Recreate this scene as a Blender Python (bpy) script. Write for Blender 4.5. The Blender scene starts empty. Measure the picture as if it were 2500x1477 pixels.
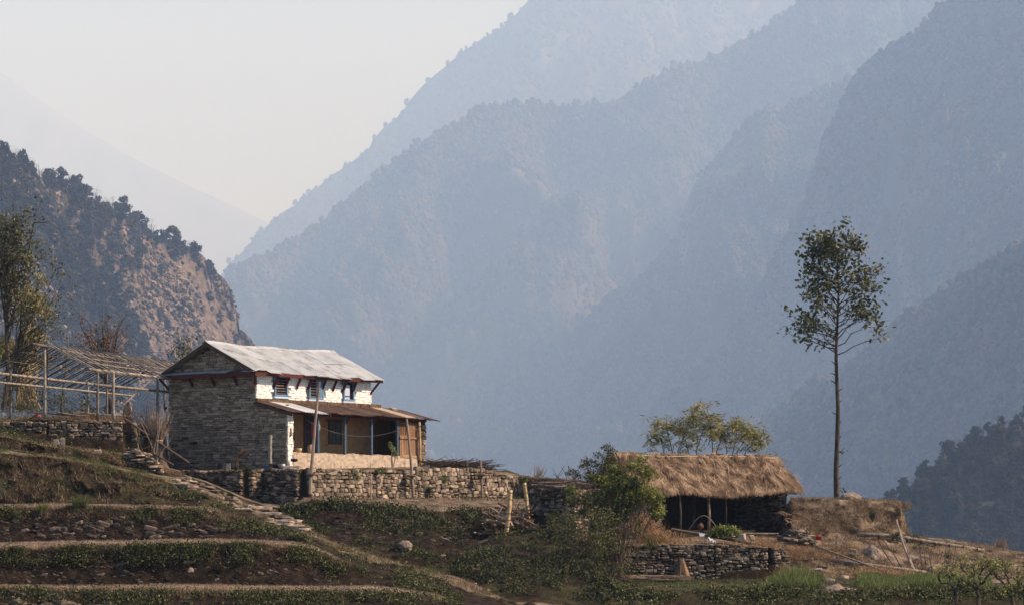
import bpy, bmesh, math, random
import numpy as np
from mathutils import Vector, Matrix

# ------------------------------------------------------------------ camera, sky, sun, exposure
scene = bpy.context.scene
col = scene.collection
CAM_Z = 10.0
F_PX, HORIZON, CX = 6100.0, 1265.0, 1250.0       # focal length in photo pixels, eye level row, centre column
cam_data = bpy.data.cameras.new('camera')
cam_data.sensor_width = 36.0
cam_data.lens = 36.0 * F_PX / 2500.0
cam_data.shift_y = (HORIZON - 738.5) / 2500.0
cam_data.clip_start = 1.0
cam_data.clip_end = 60000.0
camera = bpy.data.objects.new('camera', cam_data)
col.objects.link(camera)
camera.location = (0, 0, CAM_Z)
camera.rotation_euler = (math.radians(90), 0, 0)
scene.camera = camera

SUN_EL, SUN_AZ = math.radians(40), math.atan2(0.998, -0.06)     # azimuth measured from +Y towards +X
world = bpy.data.worlds.new('World')
scene.world = world
world.use_nodes = True
wn = world.node_tree
sky = wn.nodes.new('ShaderNodeTexSky')
sky.sky_type = 'NISHITA'
sky.sun_disc = False
sky.sun_elevation = SUN_EL
sky.sun_rotation = SUN_AZ
sky.altitude = 1500
sky.air_density = 1.0
sky.dust_density = 1.0
sky.ozone_density = 1.0
wn.links.new(sky.outputs[0], wn.nodes['Background'].inputs[0])
wn.nodes['Background'].inputs[1].default_value = 0.05

sun_data = bpy.data.lights.new('sun', 'SUN')
sun_data.energy = 5.0
sun_data.angle = math.radians(0.5)
sun_data.color = (0.955, 0.905, 1.0)
sun = bpy.data.objects.new('sun', sun_data)
col.objects.link(sun)
SUN_DIR = Vector((math.sin(SUN_AZ) * math.cos(SUN_EL), math.cos(SUN_AZ) * math.cos(SUN_EL), math.sin(SUN_EL)))
sun.rotation_euler = SUN_DIR.to_track_quat('Z', 'Y').to_euler()
sun.location = (60, -20, 80)

vs = scene.view_settings
vs.view_transform = 'Standard'
vs.look = 'None'
vs.gamma = 1.0
vs.use_curve_mapping = False
vs.exposure = 1.3
HAZE_DENSITY = 0.000148
HAZE_COLOR = (0.325, 0.49, 0.81)
HAZE_ABSORB = (0.805, 0.645, 0.10)      # even, slight darkening of the air in all three channels
cy = scene.cycles
cy.max_bounces = 6
cy.diffuse_bounces = 3
cy.transmission_bounces = 3
cy.transparent_max_bounces = 4
cy.volume_bounces = 3
cy.use_denoising = True
cy.caustics_reflective = False
cy.caustics_refractive = False

# ------------------------------------------------------------------ helpers
rng = np.random.default_rng(7)
rnd = random.Random(7)

def W(px, py, D):
    """the point of the place seen at photo pixel (px, py), D metres in front of the camera"""
    return Vector(((px - CX) / F_PX * D, D, CAM_Z - (py - HORIZON) / F_PX * D))

def hash3(i, j, k):
    n = (i * 374761393 + j * 668265263 + k * 1274126177) & 0x7fffffff
    n = ((n ^ (n >> 13)) * 1274126177) & 0x7fffffff
    n = (n ^ (n >> 16)) & 0xffff
    return n / 65535.0

def vnoise(P):
    P = np.asarray(P, float)
    i = np.floor(P).astype(np.int64); f = P - i; u = f * f * (3 - 2 * f)
    r = 0
    for dx in (0, 1):
        for dy in (0, 1):
            for dz in (0, 1):
                w = (u[..., 0] if dx else 1 - u[..., 0]) * (u[..., 1] if dy else 1 - u[..., 1]) * (u[..., 2] if dz else 1 - u[..., 2])
                r = r + w * hash3(i[..., 0] + dx, i[..., 1] + dy, i[..., 2] + dz)
    return r * 2 - 1

def fbm(P, octaves=4, gain=0.5):
    P = np.asarray(P, float); r = 0; a = 1.0
    for o in range(octaves):
        r = r + a * vnoise(P * (2.03 ** o) + 17.3 * o); a *= gain
    return r

BASE = {}
def base_of(o): return BASE.get(o.name, Vector((0, 0, 0))) if o else Vector((0, 0, 0))

def tag(o, label=None, cat=None, group=None, kind=None):
    if label: o['label'] = label
    if cat: o['category'] = cat
    if group: o['group'] = group
    if kind: o['kind'] = kind
    return o

def thing(name, base, label, cat, group=None, kind=None):
    o = bpy.data.objects.new(name, None); col.objects.link(o)
    o.location = base; BASE[o.name] = Vector(base)
    o.empty_display_size = 0.2
    return tag(o, label, cat, group, kind)

def link(name, me, mat, parent=None, base=None):
    """object for a mesh whose vertices are given relative to base (the parent's base, or its own)"""
    if mat and not me.materials: me.materials.append(mat)
    o = bpy.data.objects.new(name, me); col.objects.link(o)
    if parent:
        o.parent = parent; BASE[o.name] = base_of(parent)
    else:
        o.location = base or (0, 0, 0); BASE[o.name] = Vector(base or (0, 0, 0))
    return o

def np_mesh(name, V, F, smooth=False):
    """mesh from numpy vertices (n,3) and faces (m,k), all of k corners"""
    V = np.asarray(V, np.float32); F = np.asarray(F, np.int32)
    me = bpy.data.meshes.new(name)
    k = F.shape[1]
    me.vertices.add(len(V)); me.vertices.foreach_set('co', V.ravel())
    me.loops.add(F.size); me.loops.foreach_set('vertex_index', F.ravel())
    me.polygons.add(len(F))
    me.polygons.foreach_set('loop_start', np.arange(0, F.size, k, dtype=np.int32))
    if smooth: me.polygons.foreach_set('use_smooth', np.ones(len(F), bool))
    me.update(calc_edges=True)
    return me

class MB:
    def __init__(s): s.v = []; s.f = []
    def hexa(s, c):
        n = len(s.v); s.v += [Vector(p) for p in c]
        s.f += [(n, n+3, n+2, n+1), (n+4, n+5, n+6, n+7), (n, n+1, n+5, n+4), (n+1, n+2, n+6, n+5), (n+2, n+3, n+7, n+6), (n+3, n, n+4, n+7)]
        return s
    def fbox(s, fn, a0, a1, b0, b1, z0, z1):
        return s.hexa([fn(a0, b0, z0), fn(a1, b0, z0), fn(a1, b1, z0), fn(a0, b1, z0), fn(a0, b0, z1), fn(a1, b0, z1), fn(a1, b1, z1), fn(a0, b1, z1)])
    def bar(s, p, q, w, h, up=Vector((0, 0, 1))):
        p = Vector(p); q = Vector(q); d = (q - p).normalized()
        r = d.cross(up)
        if r.length < 1e-4: r = d.cross(Vector((1, 0, 0)))
        r.normalize(); u = r.cross(d).normalized()
        r *= w / 2; u *= h / 2
        return s.hexa([p - r - u, p + r - u, q + r - u, q - r - u, p - r + u, p + r + u, q + r + u, q - r + u])
    def tube(s, pts, rad, n=6, cap=True):
        pts = [Vector(p) for p in pts]
        if not hasattr(rad, '__len__'): rad = [rad] * len(pts)
        i0 = len(s.v); m = len(pts)
        for i, p in enumerate(pts):
            d = (pts[min(i+1, m-1)] - pts[max(i-1, 0)])
            if d.length < 1e-9: d = Vector((0, 0, 1))
            d.normalize()
            r = d.cross(Vector((0.13, 0.31, 1.0)))
            if r.length < 1e-3: r = d.cross(Vector((1, 0, 0)))
            r.normalize(); u = r.cross(d)
            for k in range(n):
                t = 2 * math.pi * k / n
                s.v.append(p + (r * math.cos(t) + u * math.sin(t)) * rad[i])
        for i in range(m - 1):
            for k in range(n):
                a = i0 + i * n + k; b = i0 + i * n + (k + 1) % n
                s.f.append((a, b, b + n, a + n))
        if cap:
            s.f.append(tuple(i0 + k for k in range(n))[::-1]); s.f.append(tuple(i0 + (m - 1) * n + k for k in range(n)))
        return s
    def poly(s, pts):
        n = len(s.v); s.v += [Vector(p) for p in pts]; s.f.append(tuple(range(n, n + len(pts)))); return s
    def lathe(s, c, prof, n=14):
        """(radius, height) profile turned about the vertical through c"""
        i0 = len(s.v); c = Vector(c)
        for r, z in prof:
            for k in range(n):
                t = 2 * math.pi * k / n; s.v.append(c + Vector((r * math.cos(t), r * math.sin(t), z)))
        for i in range(len(prof) - 1):
            for k in range(n):
                a = i0 + i * n + k; b = i0 + i * n + (k + 1) % n
                s.f.append((a, b, b + n, a + n))
        s.f.append(tuple(i0 + k for k in range(n))[::-1]); s.f.append(tuple(i0 + (len(prof) - 1) * n + k for k in range(n)))
        return s
    def build(s, name, mat, parent=None, base=None, smooth=False, bevel=0):
        b = base_of(parent) if parent else Vector(base or (0, 0, 0))
        me = bpy.data.meshes.new(name)
        me.from_pydata([v - b for v in s.v], [], s.f)
        if smooth: me.polygons.foreach_set('use_smooth', [True] * len(me.polygons))
        me.update()
        o = link(name, me, mat, parent, None if parent else b)
        if bevel:
            md = o.modifiers.new('bevel', 'BEVEL'); md.width = bevel; md.segments = 1
        return o

def solo(mb, name, mat, base, label, cat, group=None, smooth=False, kind=None):
    return tag(mb.build(name, mat, None, base, smooth), label, cat, group, kind)

# ------------------------------------------------------------------ materials
def srgb(h):
    c = [int(h[i:i+2], 16) / 255 for i in (0, 2, 4)]
    return tuple(((x / 12.92) if x <= .04045 else ((x + .055) / 1.055) ** 2.4) for x in c) + (1,)

def M(name, cols, scale=6.0, rough=0.9, bump=0.3, bscale=None, var=0.0, metal=0.0, stretch=(1, 1, 1), detail=6, trans=0.0,
      coord='pos', bdist=0.02, lo=0.3, hi=0.7, island=True, spec=0.25, var2=None):
    m = bpy.data.materials.new(name); m.use_nodes = True
    nt = m.node_tree; N = nt.nodes; L = nt.links
    for n in list(N): N.remove(n)
    out = N.new('ShaderNodeOutputMaterial'); bs = N.new('ShaderNodeBsdfPrincipled')
    if coord == 'pos':
        g = N.new('ShaderNodeNewGeometry'); src = g.outputs['Position']
    else:
        g = N.new('ShaderNodeTexCoord'); src = g.outputs['Object']
    mp = N.new('ShaderNodeMapping'); mp.inputs['Scale'].default_value = stretch
    L.new(src, mp.inputs['Vector'])
    nz = N.new('ShaderNodeTexNoise'); nz.inputs['Scale'].default_value = scale; nz.inputs['Detail'].default_value = detail
    nz.inputs['Roughness'].default_value = 0.6
    L.new(mp.outputs[0], nz.inputs['Vector'])
    rp = N.new('ShaderNodeValToRGB'); e = rp.color_ramp.elements
    k = len(cols)
    while len(e) < k: e.new(0.5)
    for i, c in enumerate(cols):
        e[i].position = lo + (hi - lo) * i / max(1, k - 1); e[i].color = c if len(c) == 4 else tuple(c) + (1,)
    fac = nz.outputs['Fac']; colr = rp.outputs['Color']
    if var > 0:
        oi = N.new('ShaderNodeObjectInfo'); ge = N.new('ShaderNodeNewGeometry')
        ad = N.new('ShaderNodeMath'); ad.operation = 'ADD'
        L.new(oi.outputs['Random'], ad.inputs[0])
        if island: L.new(ge.outputs['Random Per Island'], ad.inputs[1])
        else: ad.inputs[1].default_value = 0
        wn_ = N.new('ShaderNodeTexWhiteNoise'); wn_.noise_dimensions = '1D'
        ml = N.new('ShaderNodeMath'); ml.operation = 'MULTIPLY'; ml.inputs[1].default_value = 37.7
        L.new(ad.outputs[0], ml.inputs[0]); L.new(ml.outputs[0], wn_.inputs['W'])
        # the piece's own random number moves it along the ramp and changes its value
        mx = N.new('ShaderNodeMapRange'); mx.inputs['To Min'].default_value = -(var2 if var2 is not None else var) * .5; mx.inputs['To Max'].default_value = (var2 if var2 is not None else var) * .5
        L.new(wn_.outputs['Value'], mx.inputs['Value'])
        a2 = N.new('ShaderNodeMath'); a2.operation = 'ADD'; L.new(fac, a2.inputs[0]); L.new(mx.outputs[0], a2.inputs[1]); fac = a2.outputs[0]
        hsv = N.new('ShaderNodeHueSaturation')
        sp = N.new('ShaderNodeSeparateColor'); L.new(wn_.outputs['Color'], sp.inputs[0])
        mv = N.new('ShaderNodeMapRange'); mv.inputs['To Min'].default_value = 1 - var; mv.inputs['To Max'].default_value = 1 + var
        L.new(sp.outputs[1], mv.inputs['Value']); L.new(mv.outputs[0], hsv.inputs['Value'])
        L.new(rp.outputs['Color'], hsv.inputs['Color']); colr = hsv.outputs['Color']
    L.new(fac, rp.inputs['Fac'])
    L.new(colr, bs.inputs['Base Color'])
    bs.inputs['Roughness'].default_value = rough; bs.inputs['Metallic'].default_value = metal
    bs.inputs['Specular IOR Level'].default_value = spec
    if bump:
        n2 = N.new('ShaderNodeTexNoise'); n2.inputs['Scale'].default_value = bscale or scale * 4; n2.inputs['Detail'].default_value = 4
        L.new(mp.outputs[0], n2.inputs['Vector'])
        bp = N.new('ShaderNodeBump'); bp.inputs['Strength'].default_value = bump; bp.inputs['Distance'].default_value = bdist
        L.new(n2.outputs['Fac'], bp.inputs['Height']); L.new(bp.outputs[0], bs.inputs['Normal'])
    last = bs.outputs[0]
    if trans > 0:
        tr = N.new('ShaderNodeBsdfTranslucent'); L.new(colr, tr.inputs['Color'])
        ms = N.new('ShaderNodeMixShader'); ms.inputs[0].default_value = trans
        L.new(last, ms.inputs[1]); L.new(tr.outputs[0], ms.inputs[2]); last = ms.outputs[0]
    L.new(last, out.inputs['Surface'])
    return m

MT = {}
MT['gable_stone'] = M('gable_stone', [(.1, .08, .062), (.25, .2, .155), (.46, .385, .31)], 22, .95, .6, 40, var=.24, var2=.22, bdist=.01)
MT['white_stone'] = M('whitewashed_stone', [(.55, .51, .46), (.78, .77, .75), (.84, .84, .83)], 5, .9, .5, 25, var=.06, lo=.25, hi=.5, bdist=.012)
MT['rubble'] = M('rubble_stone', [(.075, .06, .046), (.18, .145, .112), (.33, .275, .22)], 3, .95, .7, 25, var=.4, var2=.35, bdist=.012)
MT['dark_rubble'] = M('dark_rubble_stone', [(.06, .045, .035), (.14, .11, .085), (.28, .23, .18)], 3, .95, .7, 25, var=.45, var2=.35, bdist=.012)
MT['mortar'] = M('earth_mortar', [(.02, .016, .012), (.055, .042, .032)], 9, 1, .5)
MT['white_mortar'] = M('white_mortar', [(.28, .25, .2), (.6, .57, .52)], 9, 1, .5)
MT['soil'] = M('soil', [(.028, .019, .013), (.075, .05, .034), (.14, .098, .068)], 2.2, 1, .8, 14, bdist=.05, detail=9)
MT['mud_plaster'] = M('mud_plaster', [(.2, .135, .078), (.27, .185, .11), (.32, .225, .14)], 2, .95, .25, 18, bdist=.01)
MT['plinth_mud'] = M('plinth_mud', [(.26, .2, .15), (.39, .32, .255), (.45, .385, .315)], 4.5, .95, .6, 16, lo=.25, hi=.65, bdist=.02)
MT['red_paint'] = M('red_paint', [(.055, .011, .008), (.1, .018, .013)], 5, .7, .1)
MT['blue_paint'] = M('blue_paint', [(.045, .08, .125), (.075, .12, .18)], 6, .65, .15, lo=.35, hi=.65)
MT['window_blue'] = M('blue_window_paint', [(.09, .18, .29), (.14, .25, .38)], 6, .65, .15)
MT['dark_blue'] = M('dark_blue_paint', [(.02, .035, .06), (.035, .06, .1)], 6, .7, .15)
MT['pale_blue'] = M('pale_blue_paint', [(.38, .47, .62), (.5, .58, .72)], 6, .65, .15)
MT['brown_wood'] = M('brown_wood', [(.05, .032, .02), (.11, .072, .045)], 4, .9, .4, stretch=(1, 1, .15))
MT['plank'] = M('orange_plank', [(.12, .065, .035), (.22, .13, .075), (.34, .225, .14)], 9, .85, .4, 30, stretch=(1, 1, .1), var=.18, bdist=.006)
MT['dark_plank'] = M('dark_plank', [(.09, .048, .025), (.16, .085, .045)], 9, .85, .4, 30, stretch=(1, 1, .1), var=.2, bdist=.006)
MT['grey_wood'] = M('grey_wood', [(.13, .1, .08), (.24, .19, .155), (.36, .3, .25)], 9, .9, .4, 30, stretch=(1, 1, .12), var=.2, bdist=.006)
MT['bamboo'] = M('dry_bamboo', [(.1, .085, .07), (.2, .175, .15), (.31, .28, .245)], 5, .8, .1, var=.3)
MT['dark_bamboo'] = M('shaded_bamboo', [(.03, .024, .019), (.08, .065, .05), (.17, .14, .11)], 6, .8, .15, var=.3)  # darker copy of the bamboo, shade of the left slope put into its colour
MT['yellow_bamboo'] = M('yellow_bamboo', [(.3, .21, .1), (.46, .34, .19), (.55, .43, .26)], 6, .6, .1, var=.1)
MT['bamboo_node'] = M('bamboo_node', [(.05, .035, .022), (.1, .07, .045)], 6, .8, .1)
MT['bark'] = M('bark', [(.03, .022, .017), (.07, .054, .043), (.13, .102, .084)], 9, .95, .7, 40, stretch=(1, 1, .3), bdist=.01)
MT['twig'] = M('twig', [(.04, .028, .02), (.09, .062, .045)], 6, .95, 0, var=.3)
MT['pale_twig'] = M('pale_twig', [(.13, .1, .075), (.25, .2, .155), (.36, .3, .24)], 6, .9, 0, var=.3)
MT['rust'] = M('rusted_iron', [(.04, .024, .019), (.08, .05, .04), (.16, .115, .095)], 3.2, .75, .15, stretch=(1, 1, 1), var=.2, lo=.25, hi=.75)
MT['galv'] = M('galvanised_iron', [(.33, .38, .45), (.5, .53, .57), (.62, .6, .56)], 1.7, .55, .1, metal=.1, var=.1)
MT['roof'] = M('weathered_roof_iron', [(.17, .15, .13), (.345, .37, .38), (.415, .45, .47), (.46, .48, .495)], 1.5, .6, .1, metal=.05, var=.1, lo=.28, hi=.62, detail=10)
MT['roof_blue'] = M('blue_grey_roof_iron', [(.22, .17, .12), (.36, .37, .38), (.42, .46, .5), (.52, .49, .43)], 1.9, .55, .1, metal=.1, var=.08, lo=.28, hi=.66, detail=10)
MT['thatch'] = M('straw_thatch', [(.06, .04, .027), (.15, .104, .069), (.26, .187, .128), (.4, .305, .22)], 1.4, .9, 0, var=.4, var2=.25, trans=.12, lo=.36, hi=.66)
MT['thatch_base'] = M('thatch_base', [(.09, .052, .028), (.2, .125, .07)], 8, 1, .8, 40, bdist=.05)
MT['hay'] = M('hay', [(.2, .12, .065), (.36, .23, .13), (.5, .36, .22)], 3, .9, 0, var=.3, trans=.1)
MT['leaf_dark'] = M('dark_tree_leaf', [(.03, .036, .014), (.068, .078, .028), (.15, .16, .06)], 3, .5, 0, var=.4, trans=.25, spec=.35)
MT['leaf_bush'] = M('bush_leaf', [(.045, .06, .016), (.13, .155, .036), (.28, .3, .08)], 3, .5, 0, var=.4, trans=.38, spec=.3)
MT['leaf_olive'] = M('olive_leaf', [(.035, .04, .015), (.075, .082, .03), (.15, .15, .06)], 3, .6, 0, var=.4, trans=.25)
MT['leaf_bamboo'] = M('bamboo_leaf', [(.07, .08, .022), (.22, .21, .07), (.45, .4, .18)], 2, .55, 0, var=.35, var2=.5, trans=.3)
MT['leaf_orange'] = M('dry_orange_leaf', [(.09, .045, .022), (.2, .1, .05), (.3, .18, .09)], 3, .7, 0, var=.35, trans=.2)
MT['ivy'] = M('creeper_leaf', [(.022, .028, .01), (.07, .082, .03), (.17, .18, .075)], 2.5, .8, 0, var=.45, trans=.25)
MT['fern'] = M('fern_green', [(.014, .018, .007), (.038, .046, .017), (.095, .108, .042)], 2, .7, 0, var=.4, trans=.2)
MT['grass_dry'] = M('dry_grass', [(.09, .058, .035), (.2, .14, .09), (.34, .26, .18)], 1.2, .9, 0, var=.35, trans=.15)
MT['roots'] = M('shade_dark_roots', [(.013, .009, .006), (.032, .022, .015), (.075, .052, .035)], 1.2, .95, 0, var=.4, trans=.1)  # dry grass tone darkened, shade of the banks put into the colour
MT['grass_green'] = M('green_grass', [(.03, .045, .012), (.075, .1, .03), (.15, .18, .065)], 1.2, .8, 0, var=.35, trans=.25)
MT['crop'] = M('young_crop', [(.06, .09, .025), (.13, .17, .055), (.23, .27, .11)], 1.2, .75, 0, var=.3, trans=.3)
MT['stubble'] = M('stubble', [(.12, .085, .06), (.25, .185, .14), (.38, .3, .24)], 2, .95, 0, var=.3, trans=.1)
MT['rock'] = M('boulder_rock', [(.1, .075, .06), (.22, .175, .145), (.34, .28, .235)], 2.2, .95, .8, 10, bdist=.05, detail=9)
MT['pale_rock'] = M('pale_rock', [(.2, .16, .13), (.36, .3, .25), (.46, .4, .34)], 3, .95, .6, 14, bdist=.03)
MT['black'] = M('near_black', [(.006, .005, .005), (.012, .01, .009)], 5, 1, 0)
MT['blue_plastic'] = M('blue_plastic', [(.06, .17, .55), (.09, .22, .62)], 5, .4, 0)
MT['red_plastic'] = M('red_plastic', [(.45, .015, .03), (.55, .02, .04)], 5, .4, 0)
MT['concrete'] = M('concrete', [(.22, .2, .17), (.36, .33, .28)], 8, .9, .4)
MT['dark_metal'] = M('dark_metal', [(.012, .012, .013), (.03, .03, .03)], 6, .5, .1, metal=.3)
MT['aluminium'] = M('dull_aluminium', [(.2, .19, .19), (.32, .31, .3)], 6, .5, .1, metal=.6)
MT['pale_cloth'] = M('pale_cloth', [(.5, .54, .62), (.66, .69, .75)], 8, .9, .3)
MT['dark_cloth'] = M('dark_cloth', [(.02, .016, .018), (.05, .035, .04)], 8, .95, .3)
MT['pink_cloth'] = M('pink_cloth', [(.3, .02, .07), (.45, .04, .11)], 8, .9, .3)
MT['red_cloth'] = M('red_cloth', [(.25, .04, .035), (.4, .07, .055)], 8, .9, .3)
MT['tan_cloth'] = M('tan_cloth', [(.25, .18, .12), (.36, .27, .19)], 8, .9, .3)
MT['skin'] = M('skin', [(.22, .11, .065), (.28, .15, .09)], 8, .6, .1)
MT['hair'] = M('black_hair', [(.006, .005, .005), (.015, .012, .01)], 30, .5, .2)
MT['wire'] = M('grey_wire', [(.12, .11, .1), (.2, .18, .17)], 6, .6, 0)
MT['path'] = M('trodden_path', [(.09, .062, .04), (.19, .14, .095), (.3, .235, .165)], 1.6, 1, .6, 16, bdist=.03, detail=9)
# ------------------------------------------------------------------ near terrain: break lines (photo column, row, distance)
K0 = [(-80, 1545, 84), (2600, 1545, 86)]
K1 = [(-80, 1439, 87), (0, 1438, 87), (400, 1440, 87), (620, 1443, 87.3), (917, 1442, 88), (1050, 1456, 88.5), (1120, 1475, 88.5), (1250, 1503, 88.5), (1500, 1528, 89), (2600, 1528, 89)]
K2 = [(-80, 1428, 92), (400, 1426, 92), (620, 1430, 92), (917, 1429, 92.5), (1060, 1447, 91), (1120, 1468, 90), (1250, 1497, 89.5), (1500, 1520, 90), (2600, 1520, 90)]
K3 = [(-80, 1340, 93.2), (0, 1337, 93.2), (300, 1331, 93.2), (560, 1327, 93.2), (700, 1332, 93.5), (764, 1340, 94), (823, 1367, 94), (900, 1390, 94), (1000, 1412, 93.5), (1060, 1430, 92.5), (1120, 1458, 91.5), (1250, 1490, 90.5), (1500, 1512, 91), (2600, 1512, 91)]
K4 = [(-80, 1325, 98), (300, 1318, 98), (560, 1314, 98), (700, 1319, 98), (764, 1329, 97), (823, 1358, 96.5), (900, 1381, 96), (1000, 1404, 95.5), (1060, 1420, 94.5), (1120, 1448, 93), (1250, 1485, 91.5), (1500, 1504, 92), (2600, 1504, 92)]
K5 = [(-80, 1240, 99.5), (0, 1238, 99.5), (300, 1240, 99.5), (500, 1243, 99.5), (560, 1255, 100), (620, 1275, 100), (700, 1298, 99.5), (740, 1312, 98.5), (764, 1325, 98), (823, 1353, 97.3), (900, 1377, 96.8), (1000, 1400, 96.3), (1060, 1416, 95.3), (1120, 1444, 93.8), (1250, 1480, 92.5), (1500, 1496, 93), (2600, 1496, 93)]
K6 = [(-80, 1229, 104), (300, 1231, 104), (500, 1237, 103.5), (560, 1250, 102.5), (620, 1270, 101.8), (700, 1294, 101), (740, 1308, 99.8), (764, 1321, 99), (823, 1349, 98.2), (900, 1373, 97.6), (1000, 1396, 97.1), (1060, 1412, 96), (1120, 1440, 94.4), (1250, 1476, 93), (1500, 1492, 93.5), (2600, 1492, 93.5)]
K7 = [(-80, 1098, 106), (0, 1105, 106), (150, 1120, 106), (300, 1150, 106.3), (400, 1170, 106.5), (450, 1188, 106.5), (520, 1217, 105.5), (560, 1237, 104.5), (620, 1262, 103.5), (700, 1288, 102.3), (740, 1303, 101), (764, 1316, 100), (823, 1344, 99.2), (900, 1368, 98.5), (1000, 1391, 97.8), (1060, 1408, 96.6), (1120, 1435, 95), (1250, 1472, 93.5), (1500, 1488, 94), (2600, 1488, 94)]
K8 = [(-80, 1090, 107.5), (0, 1097, 107.5), (150, 1113, 107.5), (300, 1143, 108), (400, 1160, 108.5), (450, 1168, 109), (500, 1185, 108.5), (560, 1209, 107.5), (600, 1227, 106.5), (640, 1242, 105.5), (700, 1262, 104.5), (740, 1282, 103.3), (800, 1312, 102), (850, 1332, 101), (950, 1366, 100), (1050, 1390, 99), (1100, 1398, 98.5), (1150, 1415, 97.5), (1200, 1444, 95.8), (1250, 1465, 94.5), (1500, 1480, 95), (2600, 1480, 95)]
M1 = [(p, y - 2, d + .3) for p, y, d in K8 if p <= 1050] + [(1100, 1390, 99.3), (1130, 1362, 101), (1160, 1334, 102.5), (1230, 1303, 103.5), (1300, 1294, 104), (1350, 1296, 104), (1400, 1322, 103), (1470, 1402, 98.5), (1520, 1440, 96.5), (1700, 1439, 96.5), (1850, 1436, 96.5), (2000, 1443, 96.5), (2100, 1441, 96.5), (2300, 1438, 97), (2500, 1442, 97), (2600, 1442, 97)]
M2 = [(p, y - 4, d + .6) for p, y, d in K8 if p <= 1050] + [(1100, 1386, 99.8), (1130, 1356, 101.8), (1160, 1327, 103.5), (1230, 1292, 106), (1300, 1285, 107.5), (1350, 1287, 107), (1400, 1312, 104.5), (1470, 1396, 101.5), (1520, 1417, 103), (1700, 1414, 103), (1850, 1411, 103), (2000, 1408, 103), (2100, 1410, 104), (2300, 1414, 105), (2500, 1426, 104), (2600, 1426, 104)]
M3 = [(-80, 1060, 108.3), (0, 1066, 108.3), (130, 1092, 108.3), (270, 1114, 108.8), (330, 1136, 109), (400, 1150, 109.5), (450, 1159, 110.2), (500, 1176, 109.8), (560, 1200, 109), (600, 1219, 108.5), (640, 1231, 108), (700, 1242, 106.8), (735, 1226, 106.5), (770, 1216, 106.3), (900, 1233, 106.3), (1000, 1239, 107), (1100, 1245, 108), (1200, 1252, 109), (1290, 1246, 110), (1330, 1252, 109.5), (1400, 1314, 105.8), (1480, 1334, 104.1), (1700, 1329, 104.1), (1850, 1334, 104.1), (1900, 1340, 104.2), (1960, 1350, 104.8), (2050, 1336, 106.5), (2100, 1322, 108), (2215, 1317, 110), (2300, 1320, 110.5), (2400, 1336, 111), (2450, 1346, 111), (2500, 1354, 111), (2600, 1362, 111)]
M4 = [(-80, 1050, 110.5), (0, 1055, 110.5), (130, 1085, 110.5), (300, 1110, 110.8), (330, 1132, 111.2), (400, 1148, 112), (440, 1156, 112.8), (500, 1171, 111.9), (560, 1194, 111), (600, 1213, 110.4), (640, 1224, 111.2), (700, 1232, 110.5), (740, 1213, 110), (900, 1214, 113.4), (1000, 1214, 115.6), (1100, 1214, 118), (1170, 1214, 119.6), (1250, 1214, 121.6), (1290, 1218, 121.7), (1340, 1230, 118), (1400, 1296, 112), (1480, 1300, 118), (1700, 1297, 119), (1900, 1302, 114), (1935, 1311, 109.5), (2100, 1310, 110.5), (2215, 1314, 112), (2300, 1317, 113), (2400, 1333, 114), (2500, 1351, 114), (2600, 1359, 114)]
M5 = [(-80, 1032, 112), (0, 1030, 112), (100, 1022, 112), (290, 1026, 112.3), (303, 1030, 112.4), (316, 1124, 113), (400, 1141, 113.8), (440, 1150, 113.3), (600, 1147, 110.9), (640, 1147, 111.8), (735, 1144, 110.5), (740, 1144, 110.5), (900, 1144, 113.9), (1000, 1144, 116.1), (1100, 1145, 118.5), (1170, 1147, 120.1), (1250, 1161, 122.1), (1340, 1166, 123), (1420, 1170, 124), (1500, 1205, 124), (1600, 1280, 122), (1880, 1287, 121), (1912, 1250, 113), (1932, 1219, 112.2), (2000, 1218, 112.2), (2100, 1219, 112.5), (2170, 1226, 112.8), (2200, 1238, 112.8), (2217, 1310, 113), (2300, 1314, 114), (2400, 1330, 115), (2500, 1348, 115), (2600, 1357, 115)]
def zl(px, z, D): return (px, HORIZON - (z - CAM_Z) * F_PX / D, D)
M5 = [(p, HORIZON + (y - HORIZON) * d / (d + .6), d + .6) if 436 <= p <= 1250 else (p, y, d) for p, y, d in M5]
M4 = [(p, HORIZON + (y - HORIZON) * d / (d + .6), d + .6) if 436 <= p <= 1250 else (p, y, d) for p, y, d in M4]
M6 = [zl(-80, 14.75, 119), zl(300, 14.75, 119), zl(330, 14.6, 121), zl(404, 14.4, 122), zl(414, 12.62, 122), zl(1180, 12.6, 126), zl(1300, 12.1, 126), zl(1420, 11.9, 126), zl(1500, 11.3, 126), zl(1600, 9.5, 125), zl(1890, 9.4, 124), zl(1930, 11.0, 124), zl(2200, 10.85, 124), zl(2222, 9.0, 118), zl(2300, 9.0, 119), zl(2600, 8.1, 119)]
M7 = [zl(-80, 14.6, 136), zl(404, 14.3, 136), zl(414, 12.6, 136), zl(1180, 12.5, 130), zl(1420, 11.7, 130), zl(1600, 9.2, 130), zl(1930, 9.4, 131), zl(2200, 9.4, 130), zl(2600, 7.0, 124)]
M8 = [zl(-80, 0, 150), zl(2600, -6, 145)]
M9 = [zl(-80, -275, 520), zl(2600, -275, 520)]
LINES = [K0, K1, K2, K3, K4, K5, K6, K7, K8, M1, M2, M3, M4, M5, M6, M7, M8, M9]
NSUB = [14, 6, 14, 6, 14, 6, 16, 6, 12, 6, 14, 12, 14, 14, 4, 4, 4]
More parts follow.
